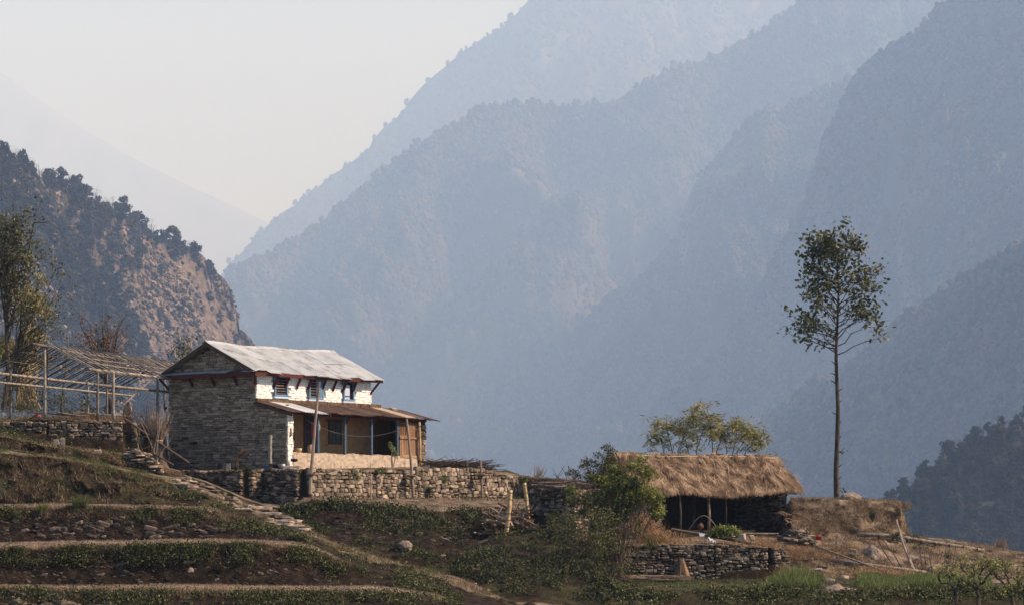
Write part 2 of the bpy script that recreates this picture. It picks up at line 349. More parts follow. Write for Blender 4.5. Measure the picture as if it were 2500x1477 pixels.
# per band: (roughness in metres, bare stubble, green grass)   0 T4 face 1 T4 top 2 T3 face 3 T3 top 4 T2 face 5 T2 top 6 T1 bank 7 path ...
BAND = [(.10, 0, .2), (.03, 1, 0), (.10, 0, .15), (.03, 1, 0), (.11, 0, .1), (.03, .9, .1), (.32, .1, .3), (.06, .5, .1), (.16, .1, .3),
        (.05, .4, .3), (.14, .1, .15), (.05, .5, .05), (.06, .15, .15), (.06, .5, .2), (.2, .3, .3), (.2, .3, .3), (.4, .2, .3)]
COLS = np.unique(np.concatenate([np.arange(-80, 2601, 5.0), np.array([303, 316, 404, 414, 600, 640, 735, 740, 1912, 1932, 2200, 2217], float)]))
def line_pts(Ln):
    a = np.array(Ln, float)
    py = np.interp(COLS, a[:, 0], a[:, 1]); D = np.interp(COLS, a[:, 0], a[:, 2])
    return np.stack([(COLS - CX) / F_PX * D, D, CAM_Z - (py - HORIZON) / F_PX * D], 1)
LP = [line_pts(Ln) for Ln in LINES]
rows, band_rows, amp_rows, dry_rows, grn_rows = [], [], [], [], []
for i in range(len(LP) - 1):
    band_rows.append(len(rows))
    for k in range(NSUB[i]):
        t = k / NSUB[i]
        rows.append(LP[i] * (1 - t) + LP[i + 1] * t)
        e = min(1.0, 4 * t * (1 - t) + .35)
        b = BAND[min(i, len(BAND) - 1)]
        amp_rows.append(b[0] * e); dry_rows.append(b[1]); grn_rows.append(b[2])
rows.append(LP[-1]); amp_rows.append(.3); dry_rows.append(.3); grn_rows.append(.3); band_rows.append(len(rows) - 1)
G = np.array(rows)                                   # [row, column, xyz]
A = np.array(amp_rows)[:, None]
n1 = fbm(G * 1.1, 4); n2 = fbm(G * 1.1 + 41, 4); n3 = fbm(G * 3.0 + 9, 3)
lowf = fbm(G * .35 + 5, 2)
G[:, :, 1] += A * (n1 * 1.3 + .5 * n3)
G[:, :, 2] += A * (n2 * .45 + .3 * n3) + .05 * lowf
nr, nc = G.shape[:2]
idx = np.arange(nr * nc).reshape(nr, nc)
Fq = np.stack([idx[:-1, :-1], idx[:-1, 1:], idx[1:, 1:], idx[1:, :-1]], -1).reshape(-1, 4)
me = np_mesh('terrain', G.reshape(-1, 3), Fq, smooth=True)
attr = me.color_attributes.new('cover', 'FLOAT_COLOR', 'POINT')
cv = np.zeros((nr, nc, 4), np.float32); cv[..., 3] = 1
cv[..., 0] = np.array(dry_rows)[:, None]; cv[..., 1] = np.array(grn_rows)[:, None]
# the right-hand banks are dry and bare, the crop terrace is green
right = np.clip((COLS - 1880) / 60, 0, 1)[None, :]
r0, r1 = band_rows[10], band_rows[13]
cv[r0:r1, :, 0] = np.maximum(cv[r0:r1, :, 0], .5 * right)
for b_, end in ((1, 1080), (3, 815), (5, 515)):      # the stubble strips stop where the path begins
    cv[band_rows[b_]:band_rows[b_ + 1], COLS > end, 0] = .1
pthr = slice(band_rows[7], band_rows[8])
cv[pthr, :, 2] = np.where(COLS < 1300, 1.0, 0.0)[None, :]
attr.data.foreach_set('color', cv.ravel())

def terrain_material():
    m = bpy.data.materials.new('terraced_earth'); m.use_nodes = True
    nt = m.node_tree; N = nt.nodes; L = nt.links
    bs = N['Principled BSDF']; bs.inputs['Roughness'].default_value = 1; bs.inputs['Specular IOR Level'].default_value = .1
    g = N.new('ShaderNodeNewGeometry'); at = N.new('ShaderNodeVertexColor'); at.layer_name = 'cover'
    sp = N.new('ShaderNodeSeparateColor'); L.new(at.outputs[0], sp.inputs[0])
    def noise(sc, det=8):
        n = N.new('ShaderNodeTexNoise'); n.inputs['Scale'].default_value = sc; n.inputs['Detail'].default_value = det; n.inputs['Roughness'].default_value = .65
        L.new(g.outputs['Position'], n.inputs['Vector']); return n.outputs['Fac']
    def ramp(f, cols, lo=.3, hi=.7):
        r = N.new('ShaderNodeValToRGB'); e = r.color_ramp.elements
        while len(e) < len(cols): e.new(.5)
        for i, c in enumerate(cols): e[i].position = lo + (hi - lo) * i / (len(cols) - 1); e[i].color = tuple(c) + (1,)
        L.new(f, r.inputs['Fac']); return r.outputs[0]
    def mix(f, a, b):
        x = N.new('ShaderNodeMix'); x.data_type = 'RGBA'; L.new(f, x.inputs['Factor']); L.new(a, x.inputs['A']); L.new(b, x.inputs['B']); return x.outputs['Result']
    def thr(f, w, lo, hi):
        a = N.new('ShaderNodeMath'); a.operation = 'ADD'; L.new(f, a.inputs[0]); L.new(w, a.inputs[1])
        r = N.new('ShaderNodeMapRange'); r.inputs['From Min'].default_value = lo; r.inputs['From Max'].default_value = hi; L.new(a.outputs[0], r.inputs['Value']); return r.outputs[0]
    soil = ramp(noise(2.4), [(.007, .005, .0035), (.019, .013, .009), (.048, .033, .023)])
    dry = ramp(noise(3.1), [(.13, .096, .064), (.24, .19, .136), (.34, .285, .21)])
    grn = ramp(noise(2.0), [(.018, .02, .009), (.042, .044, .02), (.085, .08, .038)])
    pth = ramp(noise(1.7), [(.06, .045, .028), (.125, .097, .064), (.2, .165, .115)])
    c = mix(thr(sp.outputs[0], noise(1.3), .85, 1.15), soil, dry)
    c = mix(thr(sp.outputs[1], noise(.9), .7, .95), c, grn)
    c = mix(thr(sp.outputs[2], noise(1.1), 1.25, 1.5), c, pth)
    L.new(c, bs.inputs['Base Color'])
    b = N.new('ShaderNodeBump'); b.inputs['Strength'].default_value = .9; b.inputs['Distance'].default_value = .06
    L.new(noise(11, 6), b.inputs['Height']); L.new(b.outputs[0], bs.inputs['Normal'])
    return m
MT['terrain'] = terrain_material()
terrain = link('terrain', me, MT['terrain'])
tag(terrain, 'terraced hillside of dark soil with dry stubble strips and stony banks', 'hillside', kind='structure')

def on_band(band, px, t):
    """points on the ground: band number, photo columns, 0..1 across the band"""
    px = np.asarray(px, float); t = np.asarray(t, float)
    c = np.interp(px, COLS, np.arange(len(COLS))); r = band_rows[band] + np.clip(t, 0, .9999) * NSUB[band]
    c0 = np.clip(np.floor(c).astype(int), 0, nc - 2); r0 = np.clip(np.floor(r).astype(int), 0, nr - 2)
    fc = (c - c0)[:, None]; fr = (r - r0)[:, None]
    return (G[r0, c0] * (1-fr) * (1-fc) + G[r0, c0+1] * (1-fr) * fc + G[r0+1, c0] * fr * (1-fc) + G[r0+1, c0+1] * fr * fc)

_tree = None
def ground_z(x, y):
    """height of the ground at a plan position (highest sheet)"""
    global _tree
    if _tree is None:
        from mathutils.bvhtree import BVHTree
        _tree = BVHTree.FromPolygons([tuple(v) for v in G.reshape(-1, 3)], Fq.tolist())
    h = _tree.ray_cast(Vector((x, y, 60)), Vector((0, 0, -1)))
    return h[0].z if h[0] else 0.0
def GP(px, D, dz=0.0):
    x = (px - CX) / F_PX * D
    return Vector((x, D, ground_z(x, D) + dz))

# ------------------------------------------------------------------ leaf, blade and stone makers
def unit(n):
    v = rng.normal(size=(n, 3)); return v / np.linalg.norm(v, axis=1, keepdims=True)

def leaf_geo(P, size, aspect=.5, axis=None, jitter=1.0):
    """one small four-cornered leaf per point"""
    n = len(P); a = unit(n)
    if axis is not None:
        a = np.asarray(axis) + a * jitter; a /= np.linalg.norm(a, axis=1, keepdims=True) + 1e-9
    b = np.cross(a, unit(n)); b /= np.linalg.norm(b, axis=1, keepdims=True) + 1e-9
    s = (np.broadcast_to(size, n) * rng.uniform(.7, 1.3, n))[:, None]
    w = s * aspect * .5
    V = np.stack([P, P + a * s * .5 + b * w, P + a * s, P + a * s * .5 - b * w], 1).reshape(-1, 3)
    F = np.arange(4 * n).reshape(n, 4)
    return V, F
def leaves(name, P, size, mat, parent=None, base=None, aspect=.5, axis=None, jitter=1.0, kind=None):
    V, F = leaf_geo(np.asarray(P, float), size, aspect, axis, jitter)
    b = base_of(parent) if parent else Vector(base if base is not None else (0, 0, 0))
    o = link(name, np_mesh(name, V - np.array(b), F), mat, parent, None if parent else b)
    if kind: o['kind'] = kind
    return o
def blade_geo(P, h, w, lean=.35, wind=(0, 0, 0)):
    n = len(P); h = np.broadcast_to(h, n) * rng.uniform(.6, 1.3, n)
    d = rng.normal(size=(n, 3)) * lean; d[:, 2] = 1; d += np.array(wind); d /= np.linalg.norm(d, axis=1, keepdims=True)
    d2 = d + rng.normal(size=(n, 3)) * lean * .8; d2[:, 2] -= .25; d2 /= np.linalg.norm(d2, axis=1, keepdims=True)
    s = rng.normal(size=(n, 3)); s[:, 2] = 0; s /= np.linalg.norm(s, axis=1, keepdims=True); s *= (np.broadcast_to(w, n) * .5)[:, None]
    mid = P + d * (h * .55)[:, None]; tip = mid + d2 * (h * .5)[:, None]
    V = np.stack([P - s, P + s, mid + s * .8, mid - s * .8, tip], 1).reshape(-1, 3)
    k = np.arange(n)[:, None] * 5
    F = np.concatenate([k + np.array([0, 1, 2]), k + np.array([0, 2, 3]), k + np.array([3, 2, 4])])
    return V, F
def blades(name, P, h, w, mat, parent=None, base=None, lean=.35, wind=(0, 0, 0), kind=None):
    V, F = blade_geo(np.asarray(P, float), h, w, lean, wind)
    b = base_of(parent) if parent else Vector(base if base is not None else (0, 0, 0))
    o = link(name, np_mesh(name, V - np.array(b), F), mat, parent, None if parent else b)
    if kind: o['kind'] = kind
    return o

def stone_mesh(seed, jit, bev):
    r = random.Random(seed); bm = bmesh.new()
    bmesh.ops.create_cube(bm, size=1.0)
    for v in bm.verts: v.co += Vector((r.uniform(-jit, jit), r.uniform(-jit, jit) * .6, r.uniform(-jit, jit)))
    bmesh.ops.bevel(bm, geom=bm.edges[:] + bm.verts[:], offset=bev, segments=1, affect='EDGES', profile=.5)
    for v in bm.verts: v.co += Vector((r.uniform(-.025, .025), r.uniform(-.04, .04), r.uniform(-.025, .025)))
    bmesh.ops.triangulate(bm, faces=bm.faces[:])
    me = bpy.data.meshes.new('stone'); bm.to_mesh(me); bm.free()
    for p in me.polygons: p.use_smooth = False
    return me
def stone_set(mat, jit, bev, n=9, s0=0):
    out = []
    for i in range(n):
        m_ = stone_mesh(s0 + i, jit, bev); m_.materials.append(mat); out.append(m_)
    return out
SETS = {'gable': stone_set(MT['gable_stone'], .05, .07), 'white': stone_set(MT['white_stone'], .05, .09, 9, 20),
        'rubble': stone_set(MT['rubble'], .19, .16, 14, 40), 'dark': stone_set(MT['dark_rubble'], .16, .15, 14, 60),
        'pale': stone_set(MT['pale_rock'], .12, .13, 6, 80)}
def place_stones(parent, specs, setname, name='stone', limit=300):
    """specs: (centre, along, up, out, length, height, depth); the largest become parts, the rest one joined part"""
    S = SETS[setname]; b = base_of(parent)
    specs = sorted(specs, key=lambda s: -s[4] * s[5])
    for c, u, w, n, l, h, d in specs[:limit]:
        o = bpy.data.objects.new(name, rnd.choice(S)); col.objects.link(o); o.parent = parent
        R = Matrix((u * l, n * d, w * h)).transposed().to_4x4(); R.translation = Vector(c) - b
        o.matrix_basis = R
    if len(specs) > limit:
        VV, FF, k = [], [], 0
        geo = []
        for m_ in S:
            v = np.zeros(len(m_.vertices) * 3, np.float32); m_.vertices.foreach_get('co', v)
            f = np.array([tuple(p.vertices) for p in m_.polygons], np.int32); geo.append((v.reshape(-1, 3), f))
        for c, u, w, n, l, h, d in specs[limit:]:
            v, f = rnd.choice(geo)
            R = np.array([u * l, n * d, w * h]); VV.append(v @ R + np.array(Vector(c) - b)); FF.append(f + k); k += len(v)
        o = link(name + 'work', np_mesh(name + 'work', np.concatenate(VV), np.concatenate(FF)), S[0].materials[0], parent)
        o['kind'] = 'stuff'

def course_specs(O, u, n, L, zfun, top, course=(.1, .16), slen=(.2, .5), depth=.2, gap=.012, ok=None, proud=.03, up=Vector((0, 0, 1)), wob=.02, z0=0.0, tilt=.05, hvar=0.0):
    """stones laid in courses on a wall face: O foot, u along, n outward; top(u) height, zfun(u) foot height offset"""
    out = []; z = z0
    while z < 12:
        h = rnd.uniform(*course); x = rnd.uniform(-.3, 0); any_ = False
        while x < L:
            l = rnd.uniform(*slen); xc = x + l / 2
            x0 = max(x, 0); x1 = min(x + l, L)
            if x1 - x0 > .06:
                xc = (x0 + x1) / 2
                zb = zfun(xc); hh = h * (1 + rnd.uniform(-hvar, hvar * 1.2))
                if z + zb + h * .5 < top(xc):
                    any_ = True
                    if ok is None or ok(xc, z + h / 2 + zb):
                        c = O + u * xc + up * (z + h / 2 + zb + rnd.uniform(-wob, wob)) + n * (rnd.uniform(-proud, proud) - depth / 2 + .04)
                        t = rnd.uniform(-tilt, tilt)
                        uu = (u + up * t).normalized(); ww = (up - u * t).normalized()
                        out.append((c, uu, ww, n, x1 - x0 - gap, hh - gap, depth))
            x += l
        z += h
        if not any_ and z > .3 and z > max(top(q) for q in np.linspace(0, L, 9)) + .3: break
    return out
# ------------------------------------------------------------------ valley, mountains, forests
gm = MB()
gm.poly([(-30000, -2000, -280), (30000, -2000, -280), (30000, 30000, -280), (-30000, 30000, -280)])
MT['valley'] = M('valley_floor', [(.04, .045, .03), (.09, .08, .055)], .01, 1, 0)
tag(gm.build('ground', MT['valley']), 'wide valley floor far below the terraces', 'valley floor', kind='structure')

def M_hill(name, green, dry, sc, bias):
    """wooded slope: dark wood, patches of bare dry ground, pale scars running down"""
    m = M(name, [green[0], green[1], dry[0], dry[1]], sc, 1, .6, sc * 5, lo=bias - .14, hi=bias + .2, detail=10, bdist=4.0)
    N = m.node_tree.nodes; L = m.node_tree.links; bs = [n for n in N if n.type == 'BSDF_PRINCIPLED'][0]
    old = bs.inputs['Base Color'].links[0].from_socket
    g = N.new('ShaderNodeNewGeometry'); mp = N.new('ShaderNodeMapping'); mp.inputs['Scale'].default_value = (1, .4, .3); L.new(g.outputs['Position'], mp.inputs['Vector'])
    nz = N.new('ShaderNodeTexNoise'); nz.inputs['Scale'].default_value = sc * 2.2; nz.inputs['Detail'].default_value = 6; L.new(mp.outputs[0], nz.inputs['Vector'])
    mr = N.new('ShaderNodeMapRange'); mr.inputs['From Min'].default_value = .62; mr.inputs['From Max'].default_value = .72; L.new(nz.outputs['Fac'], mr.inputs['Value'])
    mx = N.new('ShaderNodeMix'); mx.data_type = 'RGBA'; L.new(mr.outputs[0], mx.inputs['Factor']); L.new(old, mx.inputs['A']); mx.inputs['B'].default_value = (.15, .13, .11, 1)
    L.new(mx.outputs['Result'], bs.inputs['Base Color'])
    return m
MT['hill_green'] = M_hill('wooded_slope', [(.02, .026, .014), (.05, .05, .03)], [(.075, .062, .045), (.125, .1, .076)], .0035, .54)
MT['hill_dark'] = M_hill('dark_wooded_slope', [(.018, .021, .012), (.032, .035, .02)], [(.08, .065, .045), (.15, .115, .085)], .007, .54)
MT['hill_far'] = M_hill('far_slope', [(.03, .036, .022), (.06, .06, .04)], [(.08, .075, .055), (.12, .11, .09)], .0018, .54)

MT['distant'] = M('distant_slope', [(.075, .08, .09), (.11, .115, .125)], .001, 1, 0)  # lightened slope, the ridge's fade into haze put into its colour
HILLS = {}
HS = 1.8
def hill(name, label, pts, Dr, Df, mat, amp=.05, gully=0.0, seed=0, ncol=220, nrow=80, front_shift=0, power=.85, zb=-150, rough_top=.15):
    """one mountain side: ridge line (photo column, row) at distance Dr (left, right), its foot at Df"""
    Dr = (Dr[0] * HS, Dr[1] * HS); Df = (Df[0] * HS, Df[1] * HS); zb = zb * HS
    a = np.array(pts, float)
    px = np.linspace(a[0, 0], a[-1, 0], ncol); py = np.interp(px, a[:, 0], a[:, 1])
    DR = np.interp(px, [px[0], px[-1]], [Dr[0], Dr[1]]); DF = np.interp(px, [px[0], px[-1]], [Df[0], Df[1]])
    zr = CAM_Z - (py - HORIZON) / F_PX * DR
    V = []
    for k in range(-6, nrow + 1):
        v = max(0, k / nrow)
        if k < 0:     # the far side of the ridge
            D = DR + (-k) * (DR - DF) * .08; z = zr + (zb - zr) * ((-k) / 6) ** 1.2; p2 = px
        else:
            D = DR - (DR - DF) * v; z = zr + (zb - zr) * v ** power; p2 = px + front_shift * v
        V.append(np.stack([(p2 - CX) / F_PX * D, D, z], 1))
    V = np.array(V); H = float(np.max(zr) - zb); s = 1.0 / (H * .45)
    vv = np.clip(np.arange(-6, nrow + 1) / nrow, 0, 1)[:, None]
    ta = np.minimum(1, rough_top + vv * 5) * np.minimum(1, (1 - vv) * 6 + .2)
    Q = V * s + seed * 7.7
    r1 = 1 - np.abs(fbm(Q * np.array([1.6, .8, .5]), 5)) * 2
    r2 = fbm(Q * 3.2 + 31, 5)
    n_ = r1 * .7 + r2 * .5
    V[..., 1] -= ta * amp * H * 1.6 * n_
    V[..., 2] += ta * amp * H * .55 * n_
    if gully:
        g_ = np.sin(Q[..., 0] * 9 + 3 * fbm(Q * 1.3, 3)) ; V[..., 1] += ta * gully * H * g_
    nr_, nc_ = V.shape[:2]; ii = np.arange(nr_ * nc_).reshape(nr_, nc_)
    F = np.stack([ii[:-1, :-1], ii[1:, :-1], ii[1:, 1:], ii[:-1, 1:]], -1).reshape(-1, 4)
    o = link(name, np_mesh(name, V.reshape(-1, 3), F, True), mat)
    tag(o, label, 'mountain', kind='structure')
    HILLS[name] = V[6:]
    return o

far1 = [(-300, -20), (-60, 130), (150, 285), (350, 400), (500, 470), (600, 520), (660, 552), (720, 640), (820, 800), (950, 1000)]
far2 = [(380, 860), (480, 740), (540, 672), (560, 642), (600, 608), (660, 552), (700, 520), (760, 480), (810, 432), (850, 410), (900, 372), (908, 350), (940, 312), (975, 285), (1010, 240), (1060, 190), (1130, 130), (1240, 60), (1310, -8), (1400, -70), (1700, -120), (2200, -110), (2800, -100)]
mid1 = [(380, 900), (480, 760), (560, 690), (700, 600), (780, 550), (830, 492), (900, 432), (960, 382), (1050, 330), (1150, 282), (1250, 252), (1330, 240), (1440, 250), (1500, 244), (1560, 210), (1650, 165), (1750, 120), (1850, 70), (1950, 10), (2050, -60), (2400, -110), (2800, -120)]
mid2 = [(900, 1200), (1050, 1090), (1180, 970), (1300, 880), (1400, 800), (1480, 722), (1560, 690), (1620, 620), (1650, 590), (1690, 470), (1760, 380), (1830, 300), (1900, 270), (2000, 226), (2100, 190), (2250, 150), (2500, 90), (2800, 40)]
near1 = [(1250, 1260), (1450, 1120), (1600, 1000), (1750, 860), (1860, 700), (1930, 560), (1985, 440), (2000, 380), (2012, 340), (2055, 268), (2080, 212), (2120, 160), (2168, 122), (2190, 92), (2250, 60), (2305, -5), (2400, -70), (2800, -140)]
near2 = [(1500, 1300), (1700, 1150), (1800, 1082), (1900, 1005), (1980, 940), (2100, 862), (2180, 802), (2250, 760), (2330, 702), (2400, 662), (2500, 602), (2600, 540), (2800, 420)]
near3 = [(2050, 1400), (2110, 1290), (2160, 1238), (2200, 1205), (2240, 1170), (2285, 1135), (2330, 1098), (2390, 1070), (2450, 1045), (2500, 1030), (2600, 990), (2800, 900)]
leftc = [(-300, 200), (-100, 330), (0, 395), (60, 425), (130, 455), (210, 495), (260, 525), (330, 556), (350, 580), (420, 604), (455, 622), (500, 668), (525, 700), (540, 735), (548, 765), (545, 790), (560, 818), (585, 850), (610, 890), (650, 1000), (700, 1150)]
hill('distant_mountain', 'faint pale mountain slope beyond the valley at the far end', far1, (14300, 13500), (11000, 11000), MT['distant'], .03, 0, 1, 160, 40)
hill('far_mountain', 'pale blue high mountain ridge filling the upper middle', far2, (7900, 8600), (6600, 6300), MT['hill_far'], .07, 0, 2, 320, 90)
hill('wooded_mountain', 'hazy wooded mountain with a rounded shoulder behind the house', mid1, (5400, 6100), (4400, 4100), MT['hill_green'], .12, 0, 3, 340, 110)
hill('wooded_spur', 'hazy wooded spur running down behind the thatched hut', mid2, (4900, 4700), (4200, 3500), MT['hill_green'], .125, 0, 4, 320, 110)
hill('steep_mountain', 'steep blue grey mountain with wooded crest rising at the right', near1, (4300, 3500), (3500, 2400), MT['hill_green'], .125, 0, 5, 320, 120)
hill('shaded_ridge', 'shaded wooded ridge behind the tall tree', near2, (3100, 2100), (2500, 1400), MT['hill_dark'], .07, 0, 6, 240, 80)
hill('dark_hill', 'dark wooded hill low at the right edge', near3, (760, 820), (480, 450), MT['hill_dark'], .03, 0, 7, 200, 70, zb=-120)
hill('rocky_hill', 'rocky hill with dry grass cliffs behind the bamboo frame', leftc, (950, 1450), (560, 1050), MT['hill_dark'], .05, .006, 8, 420, 260, zb=-120, power=.8, rough_top=.05)

def roughen(name, steps):
    o = bpy.data.objects[name]; me = o.data; n = len(me.vertices); v = np.zeros(n * 3, np.float32); me.vertices.foreach_get('co', v); V = v.reshape(-1, 3).astype(float)
    top = np.clip((HILLS[name].reshape(-1, 3)[:, 2].max() - V[:, 2]) / 110, .15, 1)
    for sc, am, st in steps:
        sc /= HS; am *= HS
        f = fbm(V * sc * np.array(st), 4); r = 1 - 2 * np.abs(f)
        V[:, 1] -= am * r * top; V[:, 0] += am * .25 * fbm(V * sc * 1.3 + 50, 3) * top; V[:, 2] += am * .25 * f * top
    me.vertices.foreach_set('co', V.astype(np.float32).ravel()); me.update()
    hs = HILLS[name].shape; HILLS[name] = V.reshape(-1, hs[1], 3)[6:]
roughen('rocky_hill', [(.006, 34, (1.5, 1, .6)), (.02, 13, (1, 1, .9)), (.06, 5, (1, 1, 2.2))])
def cliff_material():
    m = bpy.data.materials.new('rocky_cliff'); m.use_nodes = True
    nt = m.node_tree; N = nt.nodes; L = nt.links
    bs = N['Principled BSDF']; bs.inputs['Roughness'].default_value = 1; bs.inputs['Specular IOR Level'].default_value = .1
    g = N.new('ShaderNodeNewGeometry'); at = N.new('ShaderNodeVertexColor'); at.layer_name = 'dry'
    def noise(sc, det=10, st=(1, 1, 1)):
        mp = N.new('ShaderNodeMapping'); mp.inputs['Scale'].default_value = st; L.new(g.outputs['Position'], mp.inputs['Vector'])
        n = N.new('ShaderNodeTexNoise'); n.inputs['Scale'].default_value = sc; n.inputs['Detail'].default_value = det; n.inputs['Roughness'].default_value = .68
        L.new(mp.outputs[0], n.inputs['Vector']); return n.outputs['Fac']
    def ramp(f, cols, lo=.3, hi=.7):
        r = N.new('ShaderNodeValToRGB'); e = r.color_ramp.elements
        while len(e) < len(cols): e.new(.5)
        for i, c in enumerate(cols): e[i].position = lo + (hi - lo) * i / (len(cols) - 1); e[i].color = tuple(c) + (1,)
        L.new(f, r.inputs['Fac']); return r.outputs[0]
    veg = ramp(noise(.03), [(.015, .017, .01), (.035, .036, .02), (.075, .06, .038)])
    dry = ramp(noise(.06, 12, (1, 1, 2.0)), [(.045, .038, .03), (.12, .093, .072), (.21, .163, .125), (.3, .235, .18)], .3, .68)
    a = N.new('ShaderNodeMath'); a.operation = 'ADD'; L.new(at.outputs[0], a.inputs[0]); L.new(noise(.011), a.inputs[1])
    r = N.new('ShaderNodeMapRange'); r.inputs['From Min'].default_value = .92; r.inputs['From Max'].default_value = 1.12; L.new(a.outputs[0], r.inputs['Value'])
    x = N.new('ShaderNodeMix'); x.data_type = 'RGBA'; L.new(r.outputs[0], x.inputs['Factor']); L.new(veg, x.inputs['A']); L.new(dry, x.inputs['B'])
    L.new(x.outputs['Result'], bs.inputs['Base Color'])
    b = N.new('ShaderNodeBump'); b.inputs['Strength'].default_value = 1; b.inputs['Distance'].default_value = 9
    L.new(noise(.08, 10, (1, 1, 1.8)), b.inputs['Height']); L.new(b.outputs[0], bs.inputs['Normal'])
    return m
ro = bpy.data.objects['rocky_hill']; MT['cliff'] = cliff_material(); ro.data.materials[0] = MT['cliff']
va = np.zeros(len(ro.data.vertices) * 3, np.float32); ro.data.vertices.foreach_get('co', va); va = va.reshape(-1, 3)
vpx = CX + va[:, 0] / va[:, 1] * F_PX; vpy = HORIZON - (va[:, 2] - CAM_Z) / va[:, 1] * F_PX
dry = np.clip((vpx - 60) / 330, 0, 1) * .5 + .2 + np.clip((vpy - 640) / 200, 0, 1) * np.clip((vpx - 250) / 150, 0, 1) * .15 - np.clip((vpy - 820) / 200, 0, 1) * .3
ca = ro.data.color_attributes.new('dry', 'FLOAT_COLOR', 'POINT')
cc = np.ones((len(dry), 4), np.float32); cc[:, :3] = dry[:, None]; ca.data.foreach_set('color', cc.ravel())

# trees of the forests: lumpy crowns, placed as instances over the slopes
def lump_tree(seed, tall=1.0, n=6, sub=1):
    r = random.Random(seed); bm = bmesh.new()
    for i in range(n):
        t = i / max(1, n - 1)
        rr = r.uniform(.25, .42) * (1 - .35 * t)
        m_ = Matrix.Translation((r.uniform(-.38, .38) * (1 - .6 * t), r.uniform(-.38, .38) * (1 - .6 * t), (.25 + t * .6) * tall)) @ Matrix.Diagonal((rr, rr, rr * r.uniform(.7, 1.1), 1))
        g = bmesh.ops.create_icosphere(bm, subdivisions=sub, radius=1.0, matrix=m_)
        for v in g['verts']: v.co += Vector((r.uniform(-1, 1), r.uniform(-1, 1), r.uniform(-1, 1))) * rr * .22
    me = bpy.data.meshes.new('forest_tree'); bm.to_mesh(me); bm.free()
    return me
def leafy_tree_mesh(seed, tall, nl, bare=False):
    """small tree for the nearer hills: trunk, limbs and a crown of leaf tufts, height 1"""
    r = np.random.default_rng(seed); cen = []
    for i in range(11):
        t = r.uniform(0, 1); rad = (.3 * (1 - abs(t - .35)) + .03) * (1 if tall < 1.2 else .7)
        an = r.uniform(0, 6.28); q = r.uniform(.2, 1); cen.append((rad * q * math.cos(an), rad * q * math.sin(an), .3 + .62 * t, .1 + .07 * r.random()))
    cen = np.array(cen)
    k = r.integers(0, len(cen), nl)
    d = r.normal(size=(nl, 3)); d /= np.linalg.norm(d, axis=1, keepdims=True)
    P = cen[k, :3] + d * (cen[k, 3] * r.uniform(.5, 1.05, nl))[:, None] * np.array([1.2, 1.2, .8])
    s = .05 if not bare else .03
    a = r.normal(size=(nl, 3)); a /= np.linalg.norm(a, axis=1, keepdims=True)
    b = np.cross(a, d); b /= np.linalg.norm(b, axis=1, keepdims=True) + 1e-9
    V = np.stack([P - a * s, P + b * s * (.9 if not bare else .12), P + a * s, P - b * s * (.9 if not bare else .12)], 1).reshape(-1, 3)
    mb = MB(); mb.tube([(0, 0, -.1), (.01, 0, .3), (0, .01, .75)], [.022, .016, .004], 4, False)
    for c in cen[:8]: mb.tube([(0, 0, max(.15, c[2] - .25)), tuple(c[:3])], [.01, .003], 3, False)
    me = bpy.data.meshes.new('hill_tree')
    n0 = len(mb.v)
    me.from_pydata([tuple(v) for v in mb.v] + [tuple(v) for v in V], [], mb.f + [tuple(n0 + 4 * i + j for j in range(4)) for i in range(nl)])
    mi = np.array([0] * len(mb.f) + [1] * nl, np.int32); me.polygons.foreach_set('material_index', mi); me.update()
    return me

def forest_mat(name, cols, var=.35):
    return M(name, cols, .5, 1, 0, var=var, var2=.9, island=False, lo=.2, hi=.8)
MT['forest'] = forest_mat('forest_foliage', [(.018, .024, .012), (.03, .038, .018), (.046, .05, .027), (.075, .06, .045)], .25)
MT['forest_bare'] = forest_mat('bare_forest', [(.035, .03, .022), (.06, .048, .037), (.09, .068, .055)], .25)
MT['forest_dark'] = forest_mat('dark_forest_foliage', [(.013, .017, .009), (.025, .03, .016), (.045, .044, .026)])
src = bpy.data.collections.new('forest_sources')
src_near = bpy.data.collections.new('near_forest_sources')
for i in range(6):
    me = lump_tree(100 + i, rnd.uniform(.8, 1.25)); me.materials.append(MT['forest'] if i < 4 else MT['forest_bare'])
    for p in me.polygons: p.use_smooth = True
    src.objects.link(bpy.data.objects.new('forest_tree', me))
NEAR_TREES = []
for i in range(6):
    me = leafy_tree_mesh(200 + i, 1.0 if i % 2 else 1.4, 420 if i < 4 else 260, bare=i >= 4)
    me.materials.append(MT['twig']); me.materials.append(MT['forest_dark'] if i < 4 else MT['forest_bare'])
    NEAR_TREES.append(me)
    src_near.objects.link(bpy.data.objects.new('forest_tree', me))

